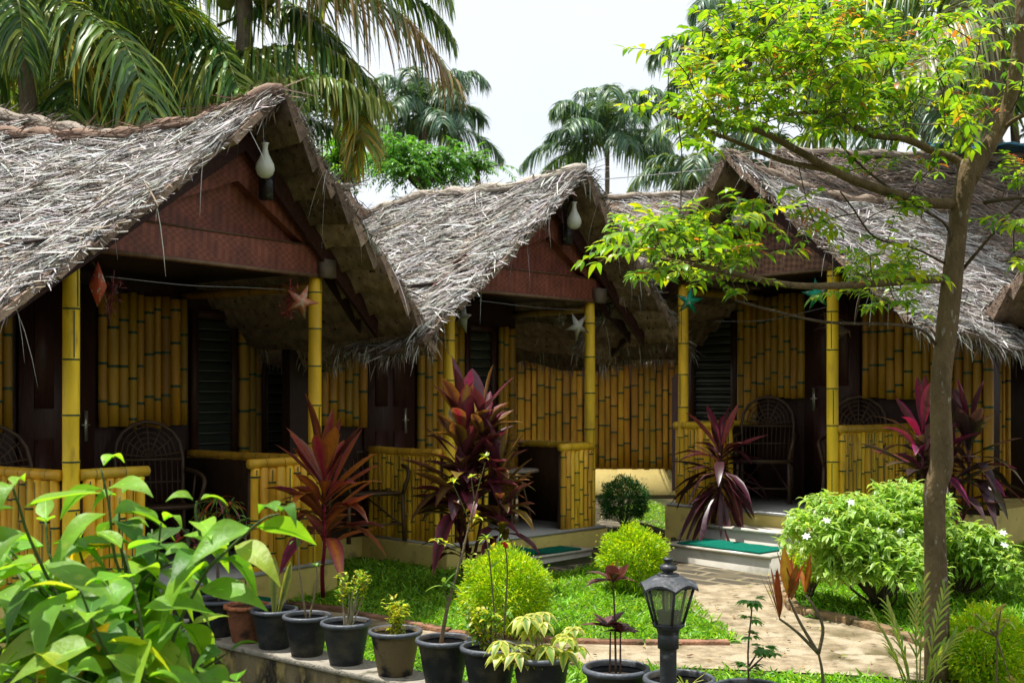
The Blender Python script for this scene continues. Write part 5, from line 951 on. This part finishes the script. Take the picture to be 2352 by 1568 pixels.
def broadleaf(c, R, Y, label, n, cols, L=.10, W=.035, name='broadleaf_tree', blobs=None, group='leafy trees behind the huts'):
    c = np.array(c); b = np.array([c[0], c[1], .0]); rt = thing(name, tuple(b), label, 'tree', group); mt = MB(); tube(mt, bez([b, b * .4 + c * .6 + [.2, 0, 0], c], 12), np.linspace(.14, .06, 13), 9, (.14, .10, .07)) if False else stems(mt, [[b, b * .4 + c * .6 + [.15, 0, 0], c]], .14, .05, (.14, .10, .07), 9, 12)
    mf = MB(); K = 60; cen = c + rdir(K) * np.array(R) * rng.uniform(.3, 1.05, (K, 1)); rs = rng.uniform(.12, .38, K) * np.mean(R)
    for e in cen: stems(mt, [[c - [0, 0, R[2] * .6], c * .5 + e * .5, e]], .035, .01, (.12, .09, .06), 5, 6)
    k = rng.integers(0, K, n); d = rdir(n); P = cen[k] + d * (rs[k] * rng.beta(2, 1.1, n) * 1.25)[:, None] * [1, 1, .6]
    leaves(mf, P, rdir(n, -.4, .6), (0, 0, 1.), rng.uniform(.7, 1.2, n) * L, rng.uniform(.8, 1.2, n) * W, P_LFT, rng.uniform(.1, .7, n), .2, pick(n, cols)); mt.build('trunk', M['bark'], rt, smooth=True); mf.build('crown', M['leaf'], rt); return rt
def feathery(c, R, Y, label, n, cols, L=.42):
    c = np.array(c); b = np.array([c[0], c[1], 0.]); rt = thing('feathery_tree', tuple(b), label, 'tree', 'leafy trees behind the huts'); mt = MB(); mf = MB(); ra = MB(); stems(mt, [[b, b * .4 + c * .6 + [.15, 0, 0], c - [0, 0, R[2] * .3]]], .12, .04, (.14, .10, .07), 9, 12)
    K = 30; E = c + rdir(K, -.3, 1) * np.array(R) * rng.uniform(.4, 1.1, (K, 1))
    for e in E:
        q = bez([c - [0, 0, R[2] * .6], c * .5 + e * .5 - [0, 0, .05], e], 8); tube(ra, q, np.linspace(.022, .006, len(q)), 5, (.12, .09, .06)); o = nrm(e - c)
        for _ in range(n // K): k = rng.integers(3, len(q)); pinnate(mf, ra, q[k], o * .5 + rdir(1, -.5, .8)[0], 9, L * rng.uniform(.6, 1.1), .075, .026, cols, .5)
    mt.build('trunk', M['bark'], rt, smooth=True); n_ = mf.n; mf.V.append(np.concatenate(ra.V)); mf.C.append(np.concatenate(ra.C)); mf.F += [(f_ + n_, 1) for f_, _ in ra.F]; mf.n += ra.n; mf.build('crown', [M['leaf'], M['stem']], rt)
feathery(at(965, 390, 18), (.85, .8, .55), 18, 'fresh green feathery tree rising between the first two roofs', 560, [(.08, .26, .03), (.13, .36, .04), (.05, .17, .03)])
feathery(at(1095, 375, 18.6), (.42, .4, .22), 18.6, 'thin green feathery tree just left of the open sky', 110, [(.07, .22, .03), (.12, .30, .04)], .34)
broadleaf(at(790, 370, 17), (.4, .5, .5), 17, 'light green tree glimpsed behind the peak of the nearest hut', 2600, [(.12, .34, .03), (.18, .40, .04)], .08, .03)
broadleaf(at(120, 150, 20), (2.3, 1.2, 1.6), 20, 'dark dense tree behind the palms at far left', 20000, [(.03, .09, .02), (.05, .14, .025), (.10, .22, .03)], .16, .06)
broadleaf(at(560, 230, 21), (2.2, 1.0, .9), 21, 'dark green tree behind the peak of the nearest roof', 9000, [(.03, .09, .02), (.05, .15, .03)], .14, .05)
broadleaf(at(-80, 60, 17), (1.6, 1.2, 1.8), 17, 'shadowy tree crossing the left edge of the photo', 9000, [(.03, .09, .02), (.05, .14, .025)], .15, .055)
broadleaf(at(2320, 150, 19), (1.5, 1.0, 1.2), 19, 'dark tree behind the garden tree at the right edge', 9000, [(.025, .07, .03), (.05, .12, .04)], .15, .05)
# blue tarp on the right roof, pale board at right edge
mb = MB(); nu = 14; uu, vv = np.meshgrid(np.linspace(0, 1.6, nu), np.linspace(0, .5, 6), indexing='ij'); z = 4.66 + .05 * np.sin(uu * 9) * np.cos(vv * 8) - .35 * np.abs(vv - .25)
i, j = np.meshgrid(np.arange(nu - 1), np.arange(5), indexing='ij'); i = i.ravel(); j = j.ravel(); mb.add(np.stack([5.05 + uu, 13.7 + vv, z + .1 + rng.normal(0, .02, z.shape)], -1).reshape(-1, 3), np.stack([i * 6 + j, (i + 1) * 6 + j, (i + 1) * 6 + j + 1, i * 6 + j + 1], 1), (.02, .16, .28))
o = mb.build('tarpaulin', M['blue'], org=(5.1, 13.7, 4.6)); so_ = o.modifiers.new('s', 'SOLIDIFY'); so_.thickness = .01; tag(o, 'crumpled blue tarpaulin on the ridge of the wide right roof', 'tarpaulin')
mb = MB(); fbox(mb, Fr((5.55, 12.6, 0), (1, .1)), -.02, 1.2, 0, .06, .25, 2.0, (.42, .52, .62)); o = mb.build('painted_board', M['plaster'], org=(5.55, 12.6, .25)); bv = o.modifiers.new('b', 'BEVEL'); bv.width = .01; tag(o, 'pale blue board standing behind the right wall', 'board')

# unseen trees added behind the camera to keep the open sky off the porches
for (x_, y_, z_, rx_, lb_) in ((-6.5, -5.5, 4.6, 4.2, 'unseen tree added behind the viewer on the left to block the sky'), (1.5, -7.0, 5.2, 4.6, 'unseen tree added behind the viewer in the middle to block the sky'), (9.0, -4.5, 4.6, 4.2, 'unseen tree added behind the viewer on the right to block the sky')):
    broadleaf(np.array([x_, y_, z_]), (rx_, 2.2, 3.9), y_, lb_, 16000, [(.04, .11, .02), (.06, .15, .03)], .34, .16, group='unseen trees added to shade the porches')

# fallen leaves on path and lawn
def litter(name, poly, n, label):
    P = np.array(poly); lo = P.min(0); hi = P.max(0); x = rng.uniform(lo[0], hi[0], n * 4); y = rng.uniform(lo[1], hi[1], n * 4); k = inpoly(x, y, P); x, y = x[k][:n], y[k][:n]; m = len(x); mb = MB()
    leaves(mb, np.stack([x, y, gfun(x, y) + .016], 1), rdir(m, -.02, .15), np.array([0, 0, 1.]) + rng.normal(0, .3, (m, 3)), rng.uniform(.02, .06, m), rng.uniform(.008, .02, m), P_LANCE, -.1, .5, pick(m, [(.30, .20, .08), (.45, .38, .10), (.14, .09, .04), (.30, .34, .06)])); tag(mb.build(name, M['straw']), label, 'fallen leaves', kind='stuff')
litter('fallen_leaves', pth, 150, 'small dry leaves scattered over the sandy path')
litter('fallen_leaves', bp_, 90, 'dry leaves lying on the dark brick paving')
